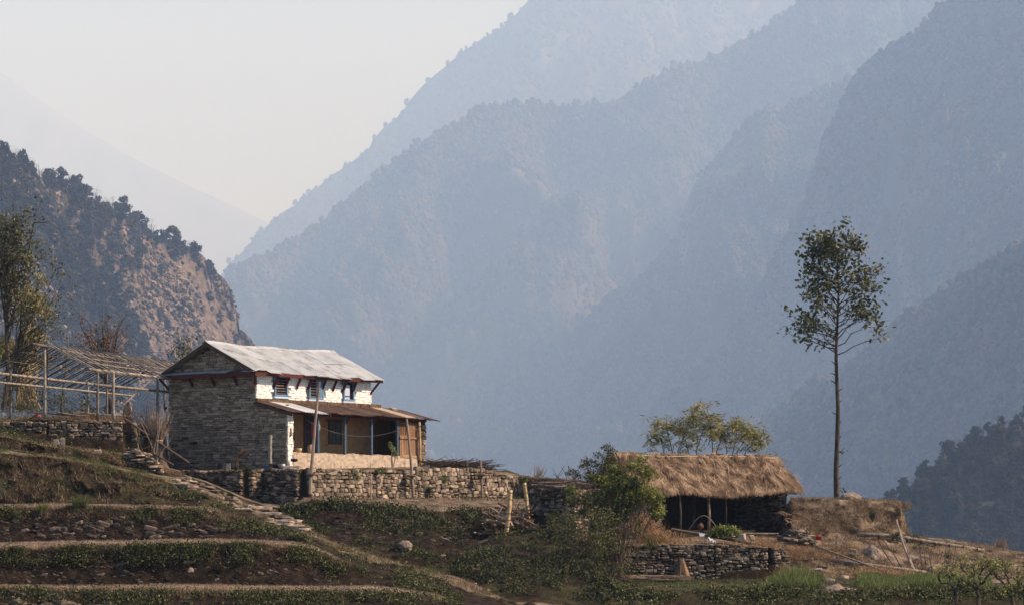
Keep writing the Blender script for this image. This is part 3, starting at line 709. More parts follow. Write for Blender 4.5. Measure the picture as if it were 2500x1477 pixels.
def forest(name, label, pts, size, coll, seed=0):
    n = len(pts)
    me = bpy.data.meshes.new(name); me.vertices.add(n); me.vertices.foreach_set('co', np.asarray(pts, np.float32).ravel())
    r = np.random.default_rng(seed)
    at = me.attributes.new('tree_scale', 'FLOAT', 'POINT'); at.data.foreach_set('value', (np.broadcast_to(size * HS, n) * r.uniform(.55, 1.35, n)).astype(np.float32))
    at = me.attributes.new('tree_turn', 'FLOAT', 'POINT'); at.data.foreach_set('value', r.uniform(0, 6.28, n).astype(np.float32))
    o = bpy.data.objects.new(name, me); col.objects.link(o)
    ng = bpy.data.node_groups.new(name, 'GeometryNodeTree')
    ng.interface.new_socket('Geometry', in_out='INPUT', socket_type='NodeSocketGeometry'); ng.interface.new_socket('Geometry', in_out='OUTPUT', socket_type='NodeSocketGeometry')
    N = ng.nodes; L = ng.links
    gi = N.new('NodeGroupInput'); go = N.new('NodeGroupOutput')
    ci = N.new('GeometryNodeCollectionInfo'); ci.inputs['Collection'].default_value = coll; ci.inputs['Separate Children'].default_value = True; ci.inputs['Reset Children'].default_value = True
    ip = N.new('GeometryNodeInstanceOnPoints'); ip.inputs['Pick Instance'].default_value = True
    na = N.new('GeometryNodeInputNamedAttribute'); na.data_type = 'FLOAT'; na.inputs['Name'].default_value = 'tree_scale'
    nb = N.new('GeometryNodeInputNamedAttribute'); nb.data_type = 'FLOAT'; nb.inputs['Name'].default_value = 'tree_turn'
    cx = N.new('ShaderNodeCombineXYZ'); L.new(nb.outputs['Attribute'], cx.inputs['Z'])
    L.new(gi.outputs[0], ip.inputs['Points']); L.new(ci.outputs[0], ip.inputs['Instance']); L.new(na.outputs['Attribute'], ip.inputs['Scale']); L.new(cx.outputs[0], ip.inputs['Rotation'])
    L.new(ip.outputs[0], go.inputs[0])
    md = o.modifiers.new('trees', 'NODES'); md.node_group = ng
    return tag(o, label, 'forest', kind='stuff')
def scatter(hillname, n, vmax, seed, px0=-200, px1=2790, vmin=0.0, dens=None):
    V = HILLS[hillname]; r = np.random.default_rng(seed); nr_, nc_ = V.shape[:2]
    m = n * 3
    c = r.uniform(0, nc_ - 1.001, m); k = vmin * (nr_ - 1) + r.uniform(0, 1, m) * (vmax - vmin) * (nr_ - 1.001)
    c0 = c.astype(int); k0 = k.astype(int); fc = (c - c0)[:, None]; fk = (k - k0)[:, None]
    P = V[k0, c0] * (1-fk) * (1-fc) + V[k0, c0+1] * (1-fk) * fc + V[k0+1, c0] * fk * (1-fc) + V[k0+1, c0+1] * fk * fc
    px = CX + P[:, 0] / P[:, 1] * F_PX
    keep = (px > px0) & (px < px1)
    if dens is not None: keep &= r.random(m) < dens(P, px)
    return P[keep][:n]
def patchy(sc, lo=-.3):
    return lambda P, px: np.clip((fbm(P * sc / HS, 3) - lo) * 1.6, 0.03, 1)
forest('far_forest', 'pale forest over the far mountain ridge', scatter('far_mountain', 15000, .8, 1), 21, src, 1)
forest('mountain_forest', 'hazy forest over the wooded mountain', scatter('wooded_mountain', 26000, .8, 2, dens=patchy(.003, -.25)), 14, src, 2)
forest('spur_forest', 'hazy forest over the wooded spur', scatter('wooded_spur', 26000, .9, 3, 1000, dens=patchy(.004, -.2)), 12, src, 3)
forest('steep_forest', 'forest over the steep mountain at the right', scatter('steep_mountain', 26000, .9, 4, 1200, dens=patchy(.005, -.15)), 11, src, 4)
forest('shaded_forest', 'forest over the shaded ridge behind the tall tree', scatter('shaded_ridge', 16000, .8, 5, 1500, dens=patchy(.008, -.4)), 9, src, 5)
forest('hillside_wood', 'dark wood over the low hill at the right edge', scatter('dark_hill', 6000, .9, 6, 2000), 5, src_near, 6)
src_scrub = bpy.data.collections.new('scrub_sources')
MT['scrub'] = forest_mat('dry_scrub', [(.025, .027, .016), (.06, .05, .037), (.14, .11, .082), (.25, .195, .145)], .3)
for i in range(4):
    me = lump_tree(300 + i, .55, 7); me.materials.append(MT['scrub']); src_scrub.objects.link(bpy.data.objects.new('scrub', me))
forest('cliff_scrub', 'dry grass clumps and low scrub over the rocky hill', scatter('rocky_hill', 19000, .85, 9, -290, 640, dens=lambda P, px: np.clip((fbm(P * .02 / HS, 3) + .45) * 1.5, .05, 1)), 2.6, src_scrub, 9)
forest('cliff_wood', 'dark wood on the left part of the rocky hill', scatter('rocky_hill', 6200, .85, 7, -290, 600, dens=lambda P, px: np.clip(1.0 - (px - 60) / 330, .08, 1) * np.clip((fbm(P * .012 / HS, 3) + .5) * 1.6, .1, 1)), 9, src_near, 7)

MT['brush'] = forest_mat('hill_brush', [(.02, .024, .013), (.04, .038, .025), (.065, .055, .04), (.1, .08, .06)], .3)
src_brush = bpy.data.collections.new('brush_sources')
for i in range(4):
    me = lump_tree(400 + i, .7, 5); me.materials.append(MT['brush']); src_brush.objects.link(bpy.data.objects.new('brush', me))
forest('mountain_brush', 'fine brush between the trees of the wooded mountain', scatter('wooded_mountain', 24000, .8, 12, dens=patchy(.006, -.5)), 8, src_brush, 12)
forest('spur_brush', 'fine brush between the trees of the wooded spur', scatter('wooded_spur', 26000, .9, 13, 1000), 7, src_brush, 13)
forest('steep_brush', 'fine brush between the trees of the steep mountain', scatter('steep_mountain', 28000, .9, 14, 1200, dens=patchy(.007, -.5)), 6, src_brush, 14)
forest('ridge_brush', 'fine brush between the trees of the shaded ridge', scatter('shaded_ridge', 20000, .8, 15, 1500), 4.5, src_brush, 15)
# single trees that stand out against the sky or haze
def hill_tree(px, py, hillname, h, kind, label, group):
    V = HILLS[hillname]; P = V.reshape(-1, 3)
    qx = CX + P[:, 0] / P[:, 1] * F_PX; qy = HORIZON - (P[:, 2] - CAM_Z) / P[:, 1] * F_PX
    i = int(np.argmin((qx - px) ** 2 + (qy - py) ** 2)); b = Vector(P[i])
    me = NEAR_TREES[kind]
    o = bpy.data.objects.new('hill_tree', me); col.objects.link(o); o.location = b - Vector((0, 0, .3)); hh = h * HS
    o.scale = (hh, hh, hh); o.rotation_euler = (0, 0, rnd.uniform(0, 6.28))
    return tag(o, label, 'tree', group)
edge = np.array(leftc)
LOOK = ['low round topped', 'tall dense', 'broad dark', 'tall narrow', 'bare thin', 'bare spreading']
for i in range(96):
    px = -50 + i * 6.2 + rnd.uniform(-4, 4); py = float(np.interp(px, edge[:, 0], edge[:, 1]))
    if 525 < px < 600 and i % 2: continue
    kd = rnd.randrange(6); where = 'at the high left end of the rocky hill crest' if px < 130 else ('on the middle of the rocky hill crest' if px < 340 else 'on the crest just above the rocky cliff')
    hill_tree(px, py + rnd.uniform(0, 18), 'rocky_hill', rnd.uniform(6, 12) * (1.1 if px < 480 else .8), kd, LOOK[kd] + ' tree ' + where, 'trees along the crest of the rocky hill')
hill_tree(512, 685, 'rocky_hill', 11, 1, 'broad dark tree jutting out over the top of the rocky cliff', None)
edge = np.array(near3)
for i in range(20):
    px = 2175 + i * 17 + rnd.uniform(-6, 6); py = float(np.interp(px, edge[:, 0], edge[:, 1]))
    hill_tree(px, py + rnd.uniform(0, 25), 'dark_hill', rnd.uniform(4, 7), rnd.choice([0, 4, 5, 4]), 'thin tree along the crest of the dark hill', 'trees along the crest of the dark hill')

# the hazy air of the valley
hx, hy, hb, ht = 12000, 30000, -290, 5700
hz = MB(); hz.hexa([(-hx, -600, hb), (hx, -600, hb), (hx, hy, hb), (-hx, hy, hb), (-hx, -600, ht), (hx, -600, ht), (hx, hy, ht), (-hx, hy, ht)])
hm = bpy.data.materials.new('haze'); hm.use_nodes = True
for n in list(hm.node_tree.nodes): hm.node_tree.nodes.remove(n)
ho = hm.node_tree.nodes.new('ShaderNodeOutputMaterial'); pv = hm.node_tree.nodes.new('ShaderNodeVolumePrincipled')
pv.inputs['Color'].default_value = HAZE_COLOR + (1,); pv.inputs['Density'].default_value = HAZE_DENSITY
pv.inputs['Absorption Color'].default_value = HAZE_ABSORB + (1,); pv.inputs['Anisotropy'].default_value = 0.0
hm.node_tree.links.new(pv.outputs[0], ho.inputs['Volume'])
haze = hz.build('haze', hm)
tag(haze, 'pale blue haze filling the valley air', 'haze', kind='stuff')
# ------------------------------------------------------------------ the stone house
D1 = Vector((.62, .785, 0)).normalized(); D2 = Vector((-D1.y, D1.x, 0)); UP = Vector((0, 0, 1))
HO = Vector(((624 - CX) / F_PX * 115.0, 115.0, 12.55))
def H(a, b, z): return HO + D1 * a + D2 * b + UP * z
def h_a(px, b):
    """distance along the front for a photo column, on the plane at depth b"""
    k = (px - CX) / F_PX; p = HO + D2 * b
    return (k * p.y - p.x) / (D1.x - k * D1.y)
house = thing('stone_house', HO, 'two storey stone farmhouse with whitewashed front and pale corrugated roof', 'house')
LEN, DEP, EAVE, RIDGE = 8.0, 5.7, 4.32, 5.62
def roof_z(b):      # underside of the roof
    return EAVE + (RIDGE - EAVE) * (1 - abs(b - DEP / 2) / (DEP / 2))
# wall cores
core = MB()
core.hexa([H(.06, .06, -.4), H(LEN - .06, .06, -.4), H(LEN - .06, DEP - .06, -.4), H(.06, DEP - .06, -.4), H(.06, .06, EAVE - .08), H(LEN - .06, .06, EAVE - .08), H(LEN - .06, DEP - .06, EAVE - .08), H(.06, DEP - .06, EAVE - .08)])
n0 = len(core.v); core.v += [H(.06, .06, EAVE - .08), H(.06, DEP - .06, EAVE - .08), H(.06, DEP / 2, RIDGE - .1), H(LEN - .06, .06, EAVE - .08), H(LEN - .06, DEP - .06, EAVE - .08), H(LEN - .06, DEP / 2, RIDGE - .1)]
core.f += [(n0, n0+1, n0+2), (n0+3, n0+5, n0+4), (n0, n0+2, n0+5, n0+3), (n0+1, n0+4, n0+5, n0+2)]
gable = core.build('gable_wall', MT['mortar'], house)
porch_core = MB().hexa([H(.03, -1.97, -.5), H(.36, -1.97, -.5), H(.36, .05, -.5), H(.03, .05, -.5), H(.03, -1.97, 2.22), H(.36, -1.97, 2.22), H(.36, .05, 2.74), H(.03, .05, 2.74)]).build('porch_side_wall', MT['mortar'], house)
# gable stones: the face looks along -D1
putlog = [(-1.2, 1.02), (.6, 1.02), (2.2, 1.0), (3.9, .97)]
def gable_top(x): return min(roof_z(DEP - x) - .1, 99) if x <= DEP else 99
specs = course_specs(H(0, DEP, 0), -D2, -D1, DEP, lambda x: 0, gable_top, (.095, .15), (.18, .52), .2, .012, proud=.02, wob=.008, z0=-.35,
                     ok=lambda x, z: all(abs((DEP - x) - b) > .1 or abs(z - q) > .08 for b, q in putlog))
place_stones(gable, specs, 'gable', 'stone', 300)
specs = course_specs(H(0, 0, 0), -D2, -D1, 2.0, lambda x: 0, lambda x: 2.76 - .24 * x, (.095, .15), (.18, .5), .2, .012, proud=.02, wob=.008, z0=-.45)
place_stones(porch_core, specs, 'gable', 'stone', 300)
# white pillar end of the porch wall, facing the front
specs = course_specs(H(0, -2.0, 0), D1, -D2, .38, lambda x: 0, lambda x: 2.22, (.11, .16), (.18, .38), .2, .01, proud=.015, wob=.006, z0=-.2)
place_stones(porch_core, specs, 'white', 'whitewashed_stone', 300)
# whitewashed upper front
WIN = [(h_a(668, 0), h_a(700, 0), 3.12, 4.1), (h_a(752, 0), h_a(787, 0), 3.08, 4.1), (h_a(836, 0), h_a(862, 0), 3.08, 4.05)]
front = MB().fbox(H, .04, LEN - .04, .03, .3, 2.7, EAVE - .05).build('front_wall', MT['white_mortar'], house)
specs = course_specs(H(0, 0, 0), D1, -D2, LEN, lambda x: 0, lambda x: EAVE - .06, (.09, .14), (.16, .42), .22, .005, proud=.012, wob=.006, z0=2.98,
                     ok=lambda x, z: all(not (w[0] - .1 < x < w[1] + .1 and w[2] - .02 < z < w[3] + .1) for w in WIN))
place_stones(front, specs, 'white', 'whitewashed_stone', 300)
# right end wall of the upper storey (turned away, seen edge on)
# windows of the upper storey
def frame(mb, a0, a1, z0, z1, b0, b1, t):
    mb.fbox(H, a0, a0 + t, b0, b1, z0, z1); mb.fbox(H, a1 - t, a1, b0, b1, z0, z1)
    mb.fbox(H, a0 + t, a1 - t, b0, b1, z1 - t, z1); mb.fbox(H, a0 + t, a1 - t, b0, b1, z0, z0 + t)
    return mb
for i, (a0, a1, z0, z1) in enumerate(WIN):
    w = frame(MB(), a0, a1, z0, z1, -.1, .1, .085).build('window', MT['window_blue'], house, bevel=.008)
    MB().fbox(H, a0 - .09, a1 + .09, -.16, .0, z0 - .09, z0 - .01).build('sill', MT['pale_blue'], w)
    MB().fbox(H, a0 + .06, a1 - .06, -.02, .02, z0 + .06, z1 - .06).build('black_panel', MT['black'], w)  # black panel over the wall, darkness of the unlit room put into its colour
    if i < 2:
        x1 = a1 - .07 if i == 0 else (a0 + a1) / 2
        for k in range(7):
            z = z0 + .13 + k * (z1 - z0 - .22) / 6
            MB().bar(H(a0 + .07, -.05, z), H(x1, -.05, z), .02, .025).build('window_bar', MT['grey_wood'], w)
    if i == 1:
        sh = MB().fbox(H, (a0 + a1) / 2, a1 - .08, -.09, -.05, z0 + .08, z1 - .08).build('shutter', MT['window_blue'], w)
        for k in range(6):
            z = z0 + .16 + k * .135
            MB().fbox(H, (a0 + a1) / 2 + .03, a1 - .12, -.105, -.09, z, z + .09).build('slat', MT['window_blue'], w)
    if i == 2:
        sh = MB().fbox(H, a0 + .07, a0 + .42, -.09, -.05, z0 + .07, z1 - .2).build('shutter', MT['pale_blue'], w)
        MB().fbox(H, a0 + .08, a0 + .41, -.105, -.09, z0 + .2, z0 + .25).build('shutter_rail', MT['dark_blue'], w)
# mud ledge between the storeys
lm = MB(); k = 40
for i in range(k):
    x0 = -.02 + (LEN + .6) * i / k; x1 = -.02 + (LEN + .6) * (i + 1) / k
    t = rnd.uniform(-.02, .02); lm.fbox(H, x0, x1 + .001, -.16 + t, .03, 2.8, 2.98 + t)
MT['ledge'] = M('sooty_mud_ledge', [(.045, .028, .016), (.11, .075, .045), (.2, .15, .1)], 6, 1, .6, bdist=.02)
lm.build('ledge', MT['ledge'], house)

def sheet(fn, a0, a1, s0, s1, pitch=.12, amp=.026, rows_=3, sag=0.0):
    """one corrugated sheet over fn(a, s, lift): a across, s down the slope"""
    n = max(2, int(round((a1 - a0) / pitch))) * 4; V, F = [], []
    j0, j1 = rnd.uniform(-.05, .05), rnd.uniform(-.015, .02)
    for r in range(rows_ + 1):
        s = s0 + (s1 + j0 - s0) * r / rows_
        for i in range(n + 1):
            a = a0 + (a1 - a0) * i / n
            V.append(fn(a, s, amp * math.sin(2 * math.pi * i / 4) + j1 - sag * math.sin(math.pi * r / rows_)))
    for r in range(rows_):
        for i in range(n):
            q = r * (n + 1) + i; F.append((q, q + n + 1, q + n + 2, q + 1))
    m_ = MB(); m_.v = V; m_.f = F; return m_
OV = .42
SL = (RIDGE - EAVE) / (DEP / 2)
def front_slope(a, s, lift): # s 0 at ridge .. 1 at eave
    b = DEP / 2 - s * (DEP / 2 + OV); z = RIDGE + .04 - SL * s * (DEP / 2 + OV)
    return H(a, b, z + lift - .07 * math.sin(math.pi * (a + .4) / (LEN + .8)) * (1 - s) ** 2 + .03 * math.sin(a * 1.7 + 1))
def back_slope(a, s, lift):
    b = DEP / 2 + s * (DEP / 2 + OV); z = RIDGE + .04 - SL * s * (DEP / 2 + OV); return H(a, b, z + lift)
rf = thing('roof', HO, None, None); rf.parent = house; rf.location = (0, 0, 0); BASE[rf.name] = HO
ns = 11; wsh = (LEN + .85) / ns
for i in range(ns):
    a0 = -.42 + i * wsh; a1 = a0 + wsh + .04
    mt = MT['roof_blue'] if i in (6, 7) else (MT['roof'] if i != 9 else MT['roof'])
    sheet(front_slope, a0, a1, .48, 1.0, rows_=4).build('roof_sheet', mt, rf, smooth=True)
    sheet(lambda a, s, l: front_slope(a, s, l + .022), a0, a1, 0, .55, rows_=4).build('roof_sheet', MT['roof'] if i not in (7,) else MT['roof_blue'], rf, smooth=True)
    sheet(back_slope, a0, a1, 0, 1.0).build('roof_sheet', MT['roof'], rf, smooth=True)
rc = MB(); q = 16
for i in range(q + 1):
    a = -.44 + (LEN + .88) * i / q
    for s, l in ((.07, .035), (0, .075)): rc.v.append(front_slope(a, s, l))
    rc.v.append(back_slope(a, .06, .03))
for i in range(q):
    for j in range(2): rc.f.append((i*3+j, i*3+j+1, i*3+j+4, i*3+j+3))
rc.build('ridge_cap', MT['roof'], rf)
# eave boards, rake boards, soffit shade boards
fa = MB(); fa.bar(H(-.44, -OV + .04, EAVE - .23), H(LEN + .42, -OV + .04, EAVE - .23), .05, .15)
fa.build('fascia', MT['red_paint'], house)
fa = MB(); fa.bar(H(-.42, -OV + .04, EAVE - .22), H(-.42, DEP + OV, EAVE - .22), .05, .17); fa.build('fascia', MT['red_paint'], house)
for sgn in (-1, 1):
    e = DEP / 2 + sgn * (DEP / 2 + OV)
    MB().bar(H(-.38, DEP / 2, RIDGE - .06), H(-.38, e, EAVE - SL * OV - .03), .06, .15).build('rake_board', MT['brown_wood'], house)
    MB().bar(H(LEN + .38, DEP / 2, RIDGE - .06), H(LEN + .38, e, EAVE - SL * OV - .03), .06, .15).build('rake_board', MT['brown_wood'], house)
for b in (0.0, DEP / 2, DEP):
    MB().bar(H(-.36, b, roof_z(b) - .08), H(LEN + .36, b, roof_z(b) - .08), .12, .1).build('purlin', MT['brown_wood'], house)
def skirt(a, s, lift): return H(-.46 + s * .5, a, EAVE - .12 + s * .13 + lift)
for i in range(7):
    b0 = -OV + i * (DEP + 2 * OV) / 7
    sheet(skirt, b0, b0 + (DEP + 2 * OV) / 7 + .03, 0, 1, rows_=2).build('skirt_sheet', MT['rust'] if i == 1 else MT['roof'], rf, smooth=True)
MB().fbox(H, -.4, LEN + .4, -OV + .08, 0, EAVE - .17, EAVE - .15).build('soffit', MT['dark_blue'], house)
# carved brackets under the eaves
def bracket(foot, head, side):
    d = (head - foot); m_ = MB()
    m_.bar(foot, head, .055, .09, up=side)
    m_.bar(foot - d.normalized() * .1, foot + d.normalized() * .02, .075, .12, up=side)
    for t in (.15, .4, .65):
        m_.bar(foot + d * t - d.normalized() * .035, foot + d * t + d.normalized() * .035, .062, .125, up=side)
    return m_.build('bracket', MT['red_paint'], house)
for px in (672, 699, 727, 755, 789, 815, 840, 864):
    a = h_a(px, -.1); bracket(H(a, -.07, 3.62), H(a, -.33, EAVE - .22), -D2)
bracket(H(LEN - .05, -.05, 3.55), H(LEN + .3, -.33, EAVE - .22), -D2)
for b in (1.15, 2.6, 4.05): bracket(H(-.06, b, 3.72), H(-.34, b, EAVE - .24), -D1)
bracket(H(-.05, -.05, 3.68), H(-.33, -.3, EAVE - .24), -D1); bracket(H(-.05, DEP + .02, 3.62), H(-.33, DEP + .32, EAVE - .24), -D1)

# porch: roof sheets, posts, plinth, mud wall, door, window, planks
PB, PE = -2.42, 10.15
def porch_slope(a, s, lift):
    b = -.1 + s * (PB + .1); z = 2.86 - .24 * (-b)
    return H(a, b, z + lift + .02 * math.sin(a * 2.3) - .03 * max(0, a - 8))
pr = thing('porch_roof', HO, None, None); pr.parent = house; pr.location = (0, 0, 0); BASE[pr.name] = HO
MT['bleached'] = M('bleached_iron', [(.3, .22, .15), (.5, .44, .36)], 2.5, .7, .1)
nsh = 13; w = (PE + .12) / nsh
for i in range(nsh):
    a0 = -.12 + i * w
    mt = MT['galv'] if i in (1, 2) else (MT['bleached'] if i == 10 else MT['rust'])
    sheet(lambda a, s, l, d=(.012 if i % 2 else 0): porch_slope(a, s, l + d), a0, a0 + w + .05, 0, 1.0 + (.03 if i == 12 else 0), rows_=4).build('porch_roof_sheet', mt, pr, smooth=True)
for a in np.linspace(.2, PE - .4, 9):
    MB().bar(H(a, -.02, 2.78), H(a, PB + .12, 2.78 + .24 * (PB + .12)), .07, .08).build('rafter', MT['brown_wood'], pr)
MB().bar(H(-.1, 0.02, 2.76), H(-.1, PB, 2.72 + .24 * PB), .05, .12).build('porch_rake_board', MT['brown_wood'], pr)
MB().bar(H(.05, -1.92, 2.27), H(PE - .3, -1.92, 2.2), .1, .13).build('porch_beam', MT['red_paint'], house)
for i, a in enumerate((2.12, 3.98, 5.85, 7.72)):
    lowz = .45
    p = MB().fbox(H, a - .06, a + .06, -1.98, -1.86, lowz, 2.18).build('post', MT['blue_paint'], house, bevel=.01)
    if i: MB().bar(H(a, -1.9, 1.75), H(a + .3, -1.9, 2.15), .05, .08).build('brace', MT['red_paint'], p)
    MB().fbox(H, a - .25, a + .25, -1.97, -1.87, 2.1, 2.17).build('post_cap', MT['brown_wood'], p)
# plinth of mud with an uneven face
pv_, pf_ = [], []; na, nz_ = 80, 8
for j in range(nz_ + 1):
    for i in range(na + 1):
        a = .34 + (9.3 - .34) * i / na; z = -.4 + (.86) * j / nz_
        zz = z + (.025 * math.sin(a * 3.1) + .03 * rnd.uniform(-1, 1) if j == nz_ else 0)
        pv_.append(H(a, -2.03 - .02 * rnd.uniform(-1, 1) - .06 * (1 - j / nz_), zz))
for j in range(nz_):
    for i in range(na):
        q = j * (na + 1) + i; pf_.append((q, q + 1, q + na + 2, q + na + 1))
nb = len(pv_)
for i in range(na + 1): pv_.append(H(.34 + (9.3 - .34) * i / na, .0, .46))
for i in range(na): pf_.append((nz_ * (na + 1) + i, nz_ * (na + 1) + i + 1, nb + i + 1, nb + i))
pm = MB(); pm.v = pv_; pm.f = pf_; pm.build('plinth', MT['plinth_mud'], house, smooth=False)
MB().fbox(H, .3, LEN + .02, -.06, .02, .4, 2.84).build('porch_back_wall', MT['mud_plaster'], house)
# right end of the porch: stone wall
rw = MB().hexa([H(9.38, -1.96, -.4), H(9.76, -1.96, -.4), H(9.76, -.1, -.4), H(9.38, -.1, -.4), H(9.38, -1.96, 2.2), H(9.76, -1.96, 2.2), H(9.76, -.1, 2.66), H(9.38, -.1, 2.66)]).build('porch_end_wall', MT['mortar'], house)
specs = course_specs(H(9.33, -2.0, 0), D1, -D2, .45, lambda x: 0, lambda x: 2.02, (.1, .17), (.16, .34), .2, .012, proud=.02, z0=-.4)
place_stones(rw, specs, 'rubble', 'stone', 300)
MB().fbox(H, LEN, 9.36, -.12, -.02, .4, 2.7).build('porch_inner_boards', MT['dark_plank'], house)
MB().fbox(H, LEN + .02, 9.4, -.02, .1, -.4, 2.72).build('porch_rear_wall', MT['mortar'], house)
# door and window in the mud wall
a0, a1 = h_a(741, 0), h_a(768, 0)
dr = MB().fbox(H, a0, a1, -.09, -.06, .46, 2.2).build('door', MT['dark_blue'], house)
frame(MB(), a0 - .07, a1 + .07, .45, 2.28, -.11, -.05, .07).build('door_frame', MT['red_paint'], dr)
for k in range(2):
    for z0, z1 in ((.56, 1.02), (1.12, 1.5), (1.6, 2.05)):
        x0 = a0 + .06 + k * (a1 - a0) / 2; MB().fbox(H, x0, x0 + (a1 - a0) / 2 - .12, -.1, -.088, z0, z1).build('door_panel', MT['dark_metal'], dr)
MB().fbox(H, (a0+a1)/2 - .02, (a0+a1)/2 + .02, -.11, -.085, .5, 2.16).build('door_stile', MT['red_paint'], dr)
a0, a1 = h_a(801, 0), h_a(829, 0)
lw = frame(MB(), a0 - .06, a1 + .06, .98, 2.05, -.13, -.05, .06).build('window', MT['brown_wood'], house)
tl = M('teal_shutter', [(.02, .04, .05), (.04, .07, .085)], 6, .7, .1)
for k in range(2):
    x0 = a0 + k * (a1 - a0) / 2; s_ = MB().fbox(H, x0 + .02, x0 + (a1 - a0) / 2 - .05, -.11, -.07, 1.04, 1.99).build('shutter', tl, lw)
    MB().fbox(H, x0 + .05, x0 + (a1 - a0) / 2 - .08, -.12, -.108, 1.2, 1.24).build('shutter_rail', MT['dark_metal'], lw)
MB().fbox(H, a0 - .2, a1 + .25, -.14, -.05, 2.06, 2.13).build('lintel', MT['red_paint'], lw)
MB().fbox(H, a0 - .22, a1 + .25, -.16, -.05, .9, .96).build('sill', MT['mud_plaster'], lw)
# plank partition at the right end of the porch
pp = thing('plank_partition', HO, None, None); pp.parent = house; pp.location = (0, 0, 0); BASE[pp.name] = HO
x = 7.82
while x < 9.28:
    wd = rnd.uniform(.13, .2); wd = min(wd, 9.3 - x)
    MB().fbox(H, x, x + wd - .012, -2.0, -1.975, .38 + rnd.uniform(-.02, .02), 2.02 if x > 8.2 else rnd.uniform(1.3, 1.5)).build('plank', MT['plank'], pp)
    if x > 8.1 or True: MB().fbox(H, x, x + wd - .012, -1.96, -1.94, 1.3, 2.1).build('plank', MT['dark_plank'], pp)  # upper boards darker, the shade under the porch roof put into their colour
    x += wd
for z in (.36, 1.28): MB().fbox(H, 7.8, 9.32, -2.05, -2.002, z, z + .09).build('rail', MT['plank'], pp)
# loose stones weighing down the porch roof
for i, (px, b, s) in enumerate(((702, -1.0, .13), (753, -1.0, .14), (960, -.5, .3))):
    a = h_a(px, b); o = bpy.data.objects.new('roof_stone', rnd.choice(SETS['dark' if i < 2 else 'pale'])); col.objects.link(o)
    p = porch_slope(a, (-b - .1) / (-PB - .1), .05); o.location = p; o.scale = (s * 1.3, s, s * .45); o.rotation_euler = (.1, -.15, i)
    tag(o, ['small dark stone lying on the grey porch roof sheet', 'small dark stone lying on the rusty porch roof near the pole', 'flat pale slab lying on the far end of the rusty porch roof'][i], 'stone')

# small things about the porch
def pot(name, mat, c, prof, label, cat):
    return solo(MB().lathe(c, prof), name, mat, c, label, cat, smooth=True)
pot('basket', MT['yellow_bamboo'], H(h_a(728, -1.7), -1.7, .47), [(.1, 0), (.16, .1), (.17, .2), (.14, .2), (.08, .03)], 'pale round basket sitting on the porch beside the white pillar', 'basket')
pot('clay_jar', MT['tan_cloth'], H(h_a(757, -1.7), -1.7, .46), [(.08, 0), (.13, .12), (.14, .26), (.09, .36), (.1, .4)], 'tan jar standing on the porch behind the tall pole', 'jar')
c = H(h_a(718, -2.3), -2.3, .02); b_ = MB().lathe(c, [(.05, 0), (.14, .03), (.17, .12), (.15, .15)]); b_.bar(c + UP * .12, c + Vector((.02, 0, .4)), .012, .012)
solo(b_, 'cooking_pot', MT['dark_metal'], c, 'black ladle pot on the ground in front of the mud plinth', 'pot', smooth=False)
def cloth(name, mat, top, w, h, label, fold=.04, d=None):
    d = d or D1; m_ = MB(); n = 8
    for j in range(6):
        for i in range(n + 1):
            t = i / n; m_.v.append(top + d * (w * (t - .5) * (1 - .25 * j / 5)) - UP * (h * j / 5 * (1 - .15 * abs(t - .4))) + D2 * (fold * math.sin(t * 9 + j * .5)))
    for j in range(5):
        for i in range(n): q = j * (n + 1) + i; m_.f.append((q, q + 1, q + n + 2, q + n + 1))
    o = solo(m_, name, mat, top, label, 'clothing', smooth=True)
    md = o.modifiers.new('thick', 'SOLIDIFY'); md.thickness = .015
    return o
MB_hook = H(.42, -1.9, 1.62)
cloth('hanging_cloth', MT['dark_cloth'], H(h_a(717, -2.02), -2.02, 1.62), .16, .62, 'black trousers hanging on the white pillar end')
cloth('hanging_cloth', MT['tan_cloth'], H(h_a(710, -2.05), -2.05, 1.6), .12, .42, 'grey brown cloth hanging on the white pillar end')
cloth('hanging_cloth', MT['pink_cloth'], H(h_a(766, -1.7), -1.7, 1.95), .3, .8, 'crimson cloth hanging behind the tall pole on the porch')
cloth('hanging_cloth', MT['pale_cloth'], H(h_a(778, -1.8), -1.8, 1.98), .14, .5, 'pale cloth hanging beside the crimson one on the porch')
